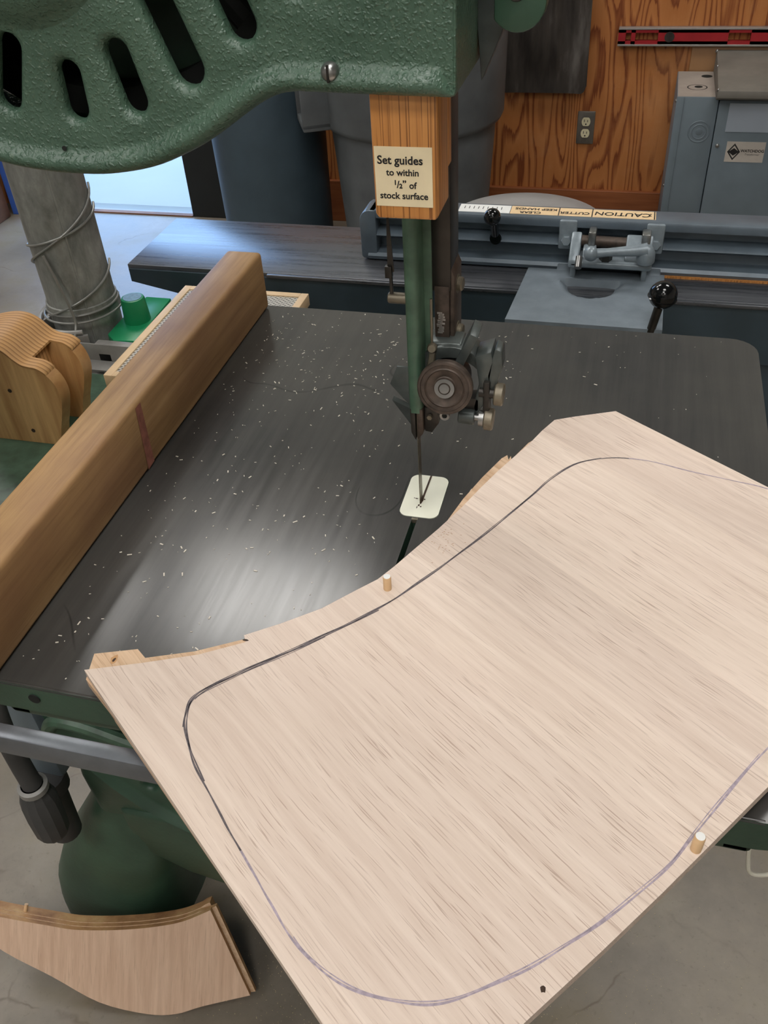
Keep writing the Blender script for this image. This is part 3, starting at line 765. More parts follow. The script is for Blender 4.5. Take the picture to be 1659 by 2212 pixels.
    # angled side plate left of the blade
    x = MB(); x.prism([(-0.0215, 1.0695), (-0.0150, 1.0860), (-0.0060, 1.0860), (0.000, 1.084), (0.0015, 1.0505), (-0.0045, 1.0505), (-0.0105, 1.0560)], 0.000, 0.0022, 'XZ', 0.0005, mat=Matrix.Translation((0, 0, 0)))
    x.build('side_plate', 'bracket_grey', R)
    x = MB()
    x.faces([(-0.0205, 0.000, 1.0545), (-0.0060, 0.000, 1.0480), (-0.0055, 0.002, 1.0300), (-0.0195, 0.004, 1.0500), (-0.0205, 0.006, 1.0545), (-0.0060, 0.006, 1.0480), (-0.0055, 0.008, 1.0300), (-0.0195, 0.010, 1.0500)], [(0, 1, 2, 3), (7, 6, 5, 4), (0, 4, 5, 1), (1, 5, 6, 2), (2, 6, 7, 3), (3, 7, 4, 0)])
    x.build('lower_plate', 'bracket_grey', R)
    # guide jaws
    x = MB(); x.prism([(-0.0050, 1.0500), (-0.0008, 1.0500), (-0.0008, 1.0195), (-0.0045, 1.0270)], -0.004, 0.006, 'XZ', 0.0004); x.build('guide_jaw', 'dark_steel', R)
    x = MB(); x.prism([(0.0008, 1.0500), (0.0055, 1.0500), (0.0055, 1.0270), (0.0008, 1.0200)], -0.004, 0.006, 'XZ', 0.0004); x.build('guide_jaw', 'brown_steel', R)
    x = MB(); x.prism([(0.0060, 1.0500), (0.0170, 1.0500), (0.0180, 1.0360), (0.0120, 1.0260), (0.0060, 1.0270)], 0.000, 0.014, 'XZ', 0.0008)
    x.box(0.000, 0.050, 0.004, 0.018, 1.0480, 1.060, 0.001)
    x.build('guide_block', 'dark_steel', R)
    x = MB(); x.cyl((0.0110, -0.001, 1.0430), (0.0110, -0.004, 1.0430), 0.0022, n=6); x.build('jaw_screw', 'brass', R)
    x = MB(); x.lathe([(0.0022, 0.001), (0.0038, 0.0012), (0.0042, 0.0), (0.0042, -0.006)], (0.0232, -0.002, 1.0455), (0, -1, 0.1), 20); x.mi = 1; x.cyl((0.0232, -0.0021, 1.0455), (0.0232, -0.0023, 1.0455), 0.0024, n=6); x.build('socket_screw', ['steel', 'void'], R)
    # adjusting rod and knurled knobs
    x = MB(); x.cyl((0.034, 0.002, 1.0445), (0.0470, 0.002, 1.0440), 0.0062, n=20, bev=0.0006); x.build('adjusting_sleeve', 'bracket_grey', R)
    x = MB(); x.cyl((0.0470, 0.002, 1.0440), (0.0530, 0.002, 1.0438), 0.0028, n=16); x.cyl((0.0505, 0.002, 1.0438), (0.0545, 0.002, 1.0437), 0.0066, n=24); x.build('lock_nut', 'steel', R)
    def knurl(p0, p1, r):
        k = MB(); n_ = 40
        p0, p1 = Vector(p0), Vector(p1); L = (p1-p0).length
        k.lathe([(0, 0), (r-0.001, 0), (r, 0.001), (r, L-0.001), (r-0.001, L), (r*0.5, L), (0, L-0.0005)], p0, p1-p0, n_)
        return k
    knurl((0.0545, 0.002, 1.0437), (0.0622, 0.002, 1.0434), 0.0090).build('knurled_knob', 'brass', R, 25)
    knurl((0.0620, 0.004, 1.0665), (0.0695, 0.004, 1.0662), 0.0090).build('knurled_knob', 'brass', R, 25)
    x = MB(); x.cyl((0.050, 0.004, 1.0668), (0.062, 0.004, 1.0665), 0.0040, n=16); x.box(0.0535, 0.0585, 0.000, 0.012, 1.045, 1.078, 0.001); x.build('knob_stem', 'dark_steel', R)
    return R
bandsaw()

# ================================================================== FENCE
def fence():
    R = thing('rip_fence', 'long worn brown timber fence lying along the left side of the iron table', 'fence', (-0.284, 0.03, T))
    m = MB(); m.box(-0.3055, -0.262, -0.275, 0.332, T+0.0004, 1.0205, 0.0045, 3)
    m.build('fence_beam', 'maple', R, 40)
    s = MB()
    s.faces([(-0.26170, 0.0035, 1.0168), (-0.26170, 0.0135, 1.0172), (-0.26170, 0.0110, T+0.003), (-0.26170, -0.0020, T+0.002)], [(0, 1, 2, 3)])
    s.build('filled_groove', 'inlay', R, 0, 'reddish strip across the face')
M['inlay'] = plain('reddish_wood_filler', lin(150, 96, 80), 0.6, 0, 0.3, 120)
fence()

# ================================================================== OAK BLANK
TOP = [(-0.1849, -0.2521), (-0.1471, -0.2378), (-0.1108, -0.2225), (-0.0819, -0.2047), (-0.0853, -0.1986), (-0.063, -0.1826), (-0.0379, -0.1619), (-0.0175, -0.1382), (-0.0049, -0.1241), (0.0039, -0.1083), (0.0144, -0.0869), (0.0289, -0.0577), (0.0418, -0.0291), (0.0531, 0.0000), (0.064, 0.0261), (0.0744, 0.0480), (0.0851, 0.070), (0.0942, 0.093), (0.1035, 0.1121), (0.1205, 0.1204), (0.1575, 0.1361), (0.3350, 0.0080), (0.3800, -0.0980), (0.2668, -0.2489), (0.2361, -0.2906), (0.2078, -0.3288), (0.1785, -0.367), (0.1438, -0.4108), (0.0935, -0.4690)]
PENCIL = [(0.33, 0.02), (0.2854, 0.0414), (0.2606, 0.0469), (0.2273, 0.0538), (0.2006, 0.0609), (0.1835, 0.0632), (0.1616, 0.0627), (0.1442, 0.0568), (0.1272, 0.0456), (0.1098, 0.0225), (0.0972, -0.0021), (0.0819, -0.0306), (0.0671, -0.0567), (0.0528, -0.0806), (0.0391, -0.1035), (0.0254, -0.1237), (0.0123, -0.1436), (-0.0012, -0.1597), (-0.0147, -0.1741), (-0.0283, -0.187), (-0.0414, -0.2003), (-0.0546, -0.2122), (-0.0676, -0.2239), (-0.08, -0.2361), (-0.0897, -0.246), (-0.0962, -0.2546), (-0.0991, -0.262), (-0.0979, -0.2715), (-0.0945, -0.2821), (-0.0874, -0.2935), (-0.0795, -0.3042), (-0.0703, -0.3143), (-0.0572, -0.327), (-0.0451, -0.338), (-0.0353, -0.3476), (-0.0218, -0.3599), (-0.0113, -0.3689), (-0.0013, -0.3789), (0.0078, -0.3874), (0.0172, -0.3955), (0.0275, -0.4031), (0.0412, -0.41), (0.0574, -0.4144), (0.0747, -0.4155), (0.0933, -0.4134), (0.1086, -0.4076), (0.1256, -0.3969), (0.1426, -0.3844), (0.1598, -0.3689), (0.1776, -0.3525), (0.1958, -0.3315), (0.2124, -0.311), (0.2249, -0.2902), (0.238, -0.2678), (0.2517, -0.2458), (0.2687, -0.2204), (0.31, -0.16)]
def oak_blank():
    R = thing('oak_blank', 'large pale oak blank with a pencilled curve, overhanging the front of the iron table', 'board', (0.08, -0.18, T))
    zt = T+0.024
    t = MB(); t.prism(TOP, zt-0.0078, zt, 'XY', 0.0)
    top = None
    # pencilled outline, drawn as thin overlapping strokes
    P = smooth_line([Vector((x, y, zt+0.00012)) for x, y in PENCIL], 6)
    random.seed(11)
    for off, w, lo, hi in ((0.0, 0.00055, 0.0, 1.0), (0.0010, 0.0004, 0.30, 0.56), (-0.0009, 0.00035, 0.12, 0.50), (0.0012, 0.0003, 0.70, 0.98), (0.0020, 0.00025, 0.34, 0.46)):
        n = len(P); a, b = int(lo*(n-1)), int(hi*(n-1))
        vs = []; fs = []; 
        for i in range(a, b+1):
            d = (P[min(i+1, n-1)]-P[max(i-1, 0)]).normalized(); e = Vector((-d.y, d.x, 0))
            wob = 0.00025*math.sin(i*0.37+off*9000)+0.0002*math.sin(i*0.11)
            c = P[i]+e*(off+wob); ww = w*(0.75+0.5*abs(math.sin(i*0.23)))
            vs += [c-e*ww, c+e*ww]
        m_ = len(vs)//2
        n7 = int(0.62*(n-1)); n2 = int(0.10*(n-1))
        for (s0, s1, mi) in ((a, min(b, n2), 2), (max(a, n2), min(b, n7), 1), (max(a, n7), b, 2)):
            if s1 <= s0: continue
            t.mi = mi
            sub = vs[2*(s0-a):2*(s1-a)+2]
            t.faces(sub, [(2*k, 2*k+2, 2*k+3, 2*k+1) for k in range(len(sub)//2-1)])
    # small knot by the near edge
    t.mi = 3
    for cx, cy, rx, ry in ((0.1512, -0.3925, 0.0016, 0.0020), (-0.0825, -0.2028, 0.0028, 0.0012)):
        t.faces([(cx+rx*math.cos(a*0.7)*random.uniform(0.7, 1.1), cy+ry*math.sin(a*0.7)*random.uniform(0.7, 1.1), zt+0.0001) for a in range(9)], [tuple(range(9))])
    t.mi = 4
    for k in range(46):
        cx = 0.0330+random.gauss(0, 0.006); cy = -0.070+random.gauss(0, 0.012)
        if cx > 0.014+(cy+0.0869)*0.5+0.006: t.box(cx-0.0006, cx+0.0006, cy-0.0002, cy+0.0002, zt, zt+0.0001)
    t.build('top_layer', ['oak', 'graphite', 'purple_pencil', 'burn', 'speck'], R, 30)
    # middle layer, showing a tab and a step
    mid = [(-0.1849, -0.2540), (-0.1520, -0.2770), (-0.1512, -0.2784), (0.0890, -0.4630), (0.1405, -0.4070), (0.2640, -0.2470), (0.374, -0.095), (0.332, 0.006), (0.157, 0.134), (0.104, 0.110), (0.0835, 0.0830), (0.0735, 0.0590), (0.0716, 0.0555), (0.0705, 0.0600), (0.0694, 0.0540), (0.0672, 0.0608), (0.0629, 0.0550), (0.0503, 0.0240), (0.0396, -0.0075), (0.027, -0.057), (0.012, -0.087), (-0.02, -0.139), (-0.04, -0.163), (-0.0867, -0.1952), (-0.1189, -0.2140), (-0.1519, -0.2271), (-0.1611, -0.2205), (-0.1907, -0.2311)]
    m = MB(); m.prism(mid, zt-0.0158, zt-0.0080, 'XY')
    m.mi = 1; z1 = zt-0.0079
    for cx, cy, rx, ry in ((-0.1735, -0.2335, 0.0030, 0.0050), (-0.1735, -0.2335, 0.0012, 0.0022)):
        m.faces([(cx+rx*math.cos(a*0.7)*random.uniform(0.7, 1.1), cy+ry*math.sin(a*0.7)*random.uniform(0.7, 1.1), z1+0.0001/ry*0.001) for a in range(9)], [tuple(range(9))]); m.mi = 2
    m.build('middle_layer', ['oak_edge', 'oak_burn', 'burn'], R, 30)
    bot = [(-0.182, -0.2520), (-0.1545, -0.2745), (-0.150, -0.2745), (0.0860, -0.4565), (0.1345, -0.4010), (0.2570, -0.2420), (0.368, -0.092), (0.333, 0.007), (0.157, 0.135), (0.104, 0.110), (0.08, 0.062), (0.05, -0.003), (0.027, -0.062), (-0.02, -0.141), (-0.09, -0.205), (-0.148, -0.235)]
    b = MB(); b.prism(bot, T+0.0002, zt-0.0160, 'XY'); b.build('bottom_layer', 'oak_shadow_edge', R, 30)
    for x, y, h, tilt in ((0.0050, -0.1325, 0.0125, (0.0, 0.02)), (0.2255, -0.2985, 0.0135, (0.03, 0.01))):
        d = MB(); d.lathe([(0.0031, -0.003), (0.0031, h-0.0006), (0.0026, h), (0, h)], (x, y, zt), (tilt[0], tilt[1], 1), 20)
        d.mi = 1; d.lathe([(0.0027, 0.0), (0, 0.0002)], (x+tilt[0]*h, y+tilt[1]*h, zt+h), (tilt[0], tilt[1], 1), 20)
        d.build('dowel', ['dowel', 'tape_white'], R, 40)
M['speck'] = plain('tan_tearout', lin(176, 138, 108), 0.7, 0, 0.2, 200)
M['dowel'] = plain('birch_dowel', lin(214, 178, 136), 0.5, 0, 0.08, 60)
oak_blank()

# ================================================================== OAK OFFCUT ON THE FLOOR
def offcut():
    psi, lean = math.radians(15), math.radians(29)
    P0 = Vector((-0.420, -0.166, 0.0))
    hd = Vector((math.cos(psi), math.sin(psi), 0)); bk = Vector((-math.sin(psi), math.cos(psi), 0))
    up = Vector((0, 0, 1))*math.cos(lean)+bk*math.sin(lean); nr = up.cross(hd)*-1   # nr: away from the viewer
    nr = hd.cross(up)*-1
    if nr.y < 0: nr = -nr
    R = thing('oak_offcut', 'curved three-layer oak offcut standing on the floor against the green pedestal foot', 'offcut', tuple(P0))
    bot = [(-0.262, 0.172), (-0.205, 0.118), (-0.138, 0.073), (-0.07, 0.025), (0.0, 0.002), (0.045, 0.0), (0.088, 0.012), (0.162, 0.028)]
    tp = [(0.1145, 0.175), (0.072, 0.158), (0.032, 0.151), (-0.01, 0.148), (-0.053, 0.148), (-0.095, 0.151), (-0.131, 0.159), (-0.2, 0.176), (-0.262, 0.195)]
    bs = [tuple(v) for v in smooth_line([Vector(p) for p in bot], 4)]; ts = [tuple(v) for v in smooth_line([Vector(p) for p in tp], 4)]
    def layer(name, dx_r, d0, d1, dz, mats, lift=0.0):
        poly = []
        for x, y in bs: poly.append((x+(dx_r if x > 0.155 else 0), y+0.0))
        for x, y in ts: poly.append((x+(dx_r if x > 0.10 else 0), y+dz))
        n = len(poly); m = MB()
        A = [P0+hd*x+up*y+nr*d0+Vector((0, 0, 0.002)) for x, y in poly]; B = [P0+hd*x+up*y+nr*d1+Vector((0, 0, 0.002)) for x, y in poly]
        b = bmesh.new(); va = [b.verts.new(v) for v in A]; vb = [b.verts.new(v) for v in B]
        fa = b.faces.new(va); fb = b.faces.new(vb[::-1]); side = []
        for i in range(n): side.append(b.faces.new((va[i], vb[i], vb[(i+1) % n], va[(i+1) % n])))
        bmesh.ops.recalc_face_normals(b, faces=b.faces[:])
        bmesh.ops.triangulate(b, faces=[fa, fb])
        ss = set(side)
        for f in b.faces: f.material_index = 1 if f in ss else 0
        me = bpy.data.meshes.new('x'); b.to_mesh(me); b.free(); m.bm.from_mesh(me); bpy.data.meshes.remove(me)
        return m, m
    m, _ = layer('front', 0.0, 0.0, 0.0075, 0.0, None)
    # faint scribed line near the top edge
    m.mi = 2; pts = [(-0.13, 0.140), (-0.07, 0.132), (0.0, 0.132), (0.05, 0.140), (0.075, 0.144)]
    L = smooth_line([Vector(p) for p in pts], 6)
    for a, c in zip(L, L[1:]):
        q = [P0+hd*a.x+up*(a.y-0.0004)-nr*0.0002, P0+hd*c.x+up*(c.y-0.0004)-nr*0.0002, P0+hd*c.x+up*(c.y+0.0004)-nr*0.0002, P0+hd*a.x+up*(a.y+0.0004)-nr*0.0002]
        m.faces(q, [(0, 1, 2, 3)])
    m.build('front_layer', ['oak_offcut', 'oak_burn', 'graphite'], R, 30)
    m, _ = layer('mid', 0.007, 0.0082, 0.0155, 0.001, None); m.build('middle_layer', ['oak_edge', 'oak_burn'], R, 30)
    m, _ = layer('back', -0.004, 0.0160, 0.0320, 0.002, None); m.build('back_layer', ['oak_edge', 'oak_burn'], R, 30)
    p = P0+hd*(-0.175)+up*0.168+nr*0.02
    d = MB(); d.cyl(p, p+up*0.016+hd*0.004, 0.0028, n=14); d.build('dowel', 'dowel', R)
offcut()

# ================================================================== PUSH BLOCK
def push_block():
    z0 = 0.7500
    R = thing('push_block', 'varnished wooden push block with two cheeks and a curved top on the green shelf', 'push block', (-0.62, 0.30, z0))
    ptop = [(-0.5745, z0), (-0.5660, 0.778), (-0.5560, 0.805), (-0.5500, 0.828), (-0.5525, 0.848), (-0.5610, 0.862), (-0.5720, 0.8695), (-0.5840, 0.8712), (-0.5940, 0.8735), (-0.6040, 0.8810), (-0.6130, 0.8900), (-0.6250, 0.8970), (-0.6420, 0.8995), (-0.6650, 0.8960), (-0.70, 0.8860)]
    ptop = [ptop[0]]+[tuple(v) for v in smooth_line([Vector(p) for p in ptop[1:]], 3)]
    front = [(-0.70, z0)]+ptop
    f = MB(); f.prism(front, 0.266, 0.288, 'XZ', 0.0)
    f.mi = 1
    for x, z in ((-0.626, 0.833), (-0.612, 0.770)): f.lathe([(0, 0), (0.0030, 0), (0.0030, 0.0003), (0, 0.0003)], (x, 0.266, z), (0, -1, 0), 14)
    f.build('front_cheek', ['pine', 'burn'], R, 50)
    rear = [(x-0.004, z if z < 0.76 else z+0.002) for x, z in front]
    r = MB(); r.prism(rear, 0.334, 0.356, 'XZ', 0.0); r.build('rear_cheek', 'pine', R, 50)
    t = MB(); mid = [(-0.70, z0+0.02), (-0.596, z0+0.02)]+[(x, z) for x, z in ptop if x < -0.596]
    t.prism(mid, 0.2885, 0.3335, 'XZ', 0.0)
    cap = [(x, z) for x, z in ptop[1:] if z > 0.86]; n_ = len(cap)
    capl = [(x, z+0.0025) for x, z in cap]
    for y0, y1 in ((0.265, 0.2885), (0.2885, 0.3335), (0.3335, 0.357)):
        c2 = [(x, z) for x, z in cap if (x < -0.590 or y0 != 0.2885)]; 
        poly = [(x, z+0.0002) for x, z in c2]+[(x-0.0003, z+0.0030) for x, z in reversed(c2)]
        t.prism(poly, y0, y1, 'XZ', 0.0)
    t.build('curved_top', 'laminated', R, 60)
push_block()

# ================================================================== JOINTER
def jointer():
    R = thing('jointer', 'grey jointer with a long iron bed and tilting fence behind the bandsaw', 'jointer', (0.1, 0.83, 0))
    zt = 0.80
    b = MB(); pr = [(-0.693, zt), (-0.693, zt-0.030), (-0.60, zt-0.048), (-0.40, zt-0.075), (-0.40, zt-0.09), (1.10, zt-0.09), (1.10, zt)]
    b.prism(pr, 0.724, 0.930, 'XZ', 0.0012); b.build('bed', 'jiron', R, 30)
    a = MB(); a.box(-0.43, 1.10, 0.720, 0.724, zt-0.10, zt-0.0065); a.prism([(-0.69, zt-0.007), (-0.69, zt-0.030), (-0.60, zt-0.048), (-0.43, zt-0.075), (-0.43, zt-0.007)], 0.720, 0.724, 'XZ'); a.build('bed_side', 'teal_dark', R)
    lp = MB(); lp.box(-0.43, 1.10, 0.7165, 0.7235, zt-0.0060, zt-0.0002, 0.001); lp.build('bed_lip', 'jiron', R)
    c = MB(); c.box(-0.42, 1.0, 0.735, 0.92, 0.06, zt-0.09, 0.01); c.build('cabinet', 'teal_dark', R)
    MB().box(-0.46, 1.04, 0.728, 0.93, 0.0, 0.06, 0.008).build('plinth', 'teal_dark', R)
    # fence: a channel casting, x from -0.285
    x0, x1 = -0.284, 1.05
    y0, z0, z1 = 0.800, zt+0.003, 0.886
    f = MB()
    cs = [(y0-0.002, z1-0.004), (y0, z1), (0.846, z1), (0.850, z1-0.003), (0.850, z0), (y0-0.004, z0), (y0-0.006, z0+0.006), (y0-0.002, z0+0.011), (y0+0.022, z0+0.014), (y0+0.024, z0+0.032), (y0+0.004, z0+0.036), (y0-0.002, z0+0.041), (y0+0.004, z0+0.046), (y0+0.024, z0+0.050), (y0+0.024, z0+0.066), (y0-0.001, z0+0.070)]
    f.prism(cs, x0+0.012, x1, 'YZ', 0.0)
    # rounded solid end of the channel
    end = [(x0, z0+0.004), (x0+0.003, z0), (x0+0.028, z0), (x0+0.028, z1)]+[(x0+0.018+0.018*math.cos(math.radians(a)), z1-0.018+0.018*math.sin(math.radians(a))) for a in range(90, 181, 15)]
    f.prism(end, y0-0.003, 0.849, 'XZ', 0.002)
    fe = f.build('fence', 'fence_grey', R, 40)
    # bosses either side of the clamp
    for x in (0.045, 0.178): MB().box(x, x+0.028, y0-0.006, y0+0.03, zt+0.038, z1-0.001, 0.003).build('boss', 'hammer_grey', fe)
    for x in (0.058, 0.194):
        k = MB(); k.lathe([(0, 0), (0.010, 0), (0.010, 0.002), (0.0085, 0.002), (0.0085, 0.007), (0.007, 0.009), (0, 0.009)], (x, y0-0.006, 0.854), (0, -1, 0.15), 6); k.build('hex_bolt', 'hammer_grey', fe, 20)
    # tape on top with handwriting that reads from the far side
    tp = MB(); zt2 = z1+0.0004
    tp.box(-0.036, 0.190, 0.811, 0.842, z1, zt2)
    tp.mi = 2; tp.box(-0.12, -0.037, 0.811, 0.842, z1, zt2)
    tp.mi = 1
    def hw(s, size, x, y, sh=0.0): tp.text(s, size, basis((x, y, zt2+0.0003), (-1, 0, 0), (0, -1, 0)), 0.00025, shear=sh)
    hw('CAUTION', 0.019, 0.140, 0.826, 0.1); hw(':', 0.019, 0.182, 0.826); hw('CUTTER', 0.0125, 0.066, 0.823, 0.1); hw('KEEP HANDS', 0.0115, 0.004, 0.832); hw('CLEAR', 0.0115, -0.004, 0.818)
    for x in (0.040, 0.092, 0.187): tp.box(x, x+0.0016, 0.811, 0.842, zt2, zt2+0.0003)
    for k in range(9): tp.box(-0.112+k*0.0075, -0.111+k*0.0075, 0.824, 0.834, zt2, zt2+0.0003)
    tp.build('warning_tape', ['tape', 'ink', 'tape_white'], fe, 0, 'tan tape with upside-down handwritten warning')
    # black ball knob on the fence
    k = MB(); k.cyl((-0.056, 0.792, 0.858), (-0.056, 0.778, 0.884), 0.006, n=16); st = k.build('knob_stem', 'black', R)
    MB().sphere((-0.058, 0.772, 0.895), 0.0135).build('ball_knob', 'black', R)
    MB().lathe([(0, 0), (0.010, 0), (0.009, 0.003), (0, 0.003)], (-0.056, 0.800, 0.848), (0, -1, 0), 20).build('knob_boss', 'black', R)
    # carriage plate with a cupped finger hollow
    c = MB(); nu, nv = 44, 36
    cx0, cx1, cy0, cy1 = 0.002, 0.214, 0.600, 0.778
    zp = zt+0.012
    def fn(i, j):
        x = cx0+(cx1-cx0)*i/(nu-1); y = cy0+(cy1-cy0)*j/(nv-1)
        u = (x-0.105)/0.048; v = (y-0.745)/0.060
        z = zp
        if v < 0.02:
            r = math.sqrt(u*u+v*v)
            if r < 1: z -= 0.024*min(1.0, (1-r)*1.8)**0.8
        return Vector((x-(0.012*(1-j/(nv-1)) if i == 0 else 0), y, z))
    c.grid(fn, nu, nv)
    c.box(cx0, cx1, cy0, 0.716, zp-0.055, zp-0.0255, 0.002)
    pl = MB()
    c.faces([(cx0-0.012, cy0, zp), (cx1, cy0, zp), (cx1, cy0, zp-0.03), (cx0-0.012, cy0, zp-0.03)], [(0, 3, 2, 1)])
    c.faces([(cx1, cy0, zp), (cx1, cy1, zp), (cx1, cy1, zp-0.03), (cx1, cy0, zp-0.03)], [(0, 3, 2, 1)])
    c.faces([(cx0-0.012, cy0, zp), (cx0, cy1, zp), (cx0, cy1, zp-0.03), (cx0-0.012, cy0, zp-0.03)], [(0, 1, 2, 3)])
    for x in (0.055, 0.186): c.box(x-0.008, x+0.022, 0.774, 0.800, zp-0.03, zp+0.001, 0.002)
    c.build('carriage', 'machine_grey', R, 40)
    # clamp casting
    k = MB()
    k.box(0.066, 0.192, 0.745, 0.790, zp+0.018, zp+0.030, 0.005, 3)
    k.prism([(0.745, zp+0.018), (0.745, zp+0.030), (0.772, zp+0.052), (0.788, zp+0.060), (0.796, zp+0.052), (0.796, zp+0.018)], 0.066, 0.082, 'YZ', 0.003)
    k.prism([(0.752, zp+0.018), (0.752, zp+0.032), (0.772, zp+0.050), (0.786, zp+0.060), (0.796, zp+0.052), (0.796, zp+0.018)], 0.150, 0.190, 'YZ', 0.003)
    k.prism([(0.748, zp+0.024), (0.760, zp+0.042), (0.780, zp+0.046), (0.794, zp+0.030)], 0.086, 0.106, 'YZ', 0.003)
    k.box(0.070, 0.078, 0.752, 0.790, zp-0.002, zp+0.020, 0.002); k.box(0.178, 0.186, 0.752, 0.790, zp-0.002, zp+0.020, 0.002)
    cl = k.build('clamp_body', 'hammer_grey', R, 40)
    MB().cyl((0.082, 0.784, zp+0.047), (0.150, 0.784, zp+0.046), 0.0085, n=20).build('hinge_pin', 'brown_steel', cl)
    MB().box(0.092, 0.104, 0.771, 0.797, zp+0.034, zp+0.066, 0.003).build('polished_eye', 'steel', cl)
    MB().box(0.172, 0.186, 0.772, 0.797, zp+0.034, zp+0.066, 0.003).build('polished_eye', 'steel', cl)
    MB().lathe([(0, 0), (0.010, 0), (0.010, 0.014), (0.0085, 0.017), (0, 0.018)], (0.122, 0.757, zp+0.028), (0, -0.2, 1), 6).build('hex_nut', 'dark_steel', cl, 20)
    MB().cyl((0.082, 0.738, zp+0.022), (0.082, 0.752, zp+0.034), 0.0055, n=16).build('grease_nipple', 'steel', cl)
    lv = MB(); lv.tube([(0.102, 0.738, zp+0.047), (0.125, 0.738, zp+0.050), (0.165, 0.740, zp+0.054), (0.182, 0.742, zp+0.056)], [0.0075, 0.0062, 0.0085, 0.010], 16)
    lv.sphere((0.100, 0.737, zp+0.047), 0.0115); lv.lathe([(0, 0), (0.014, 0), (0.0135, 0.014), (0.010, 0.022), (0, 0.025)], (0.181, 0.748, zp+0.036), (0, -0.25, 1), 24)
    lv.build('clamp_lever', 'hammer_grey', cl, 50)
    # black ball handled lever in front
    r = MB(); r.cyl((0.182, 0.610, 0.700), (0.2045, 0.602, 0.848), 0.0062, n=16); lr = r.build('lever_rod', 'dark_steel', R)
    k = MB(); k.sphere((0.2075, 0.600, 0.866), 0.0195, 32); k.lathe([(0.0190, -0.001), (0.0205, 0.0), (0.0190, 0.001)], (0.2070, 0.600, 0.862), (0.14, -0.03, 1), 32); k.build('lever_ball', 'black', R, 60)
    # small chip of wood under the right hand fence
    MB().box(0.205, 1.0, 0.792, 0.797, zt+0.0002, zt+0.0035).build('wood_shim', 'fir', R)
jointer()

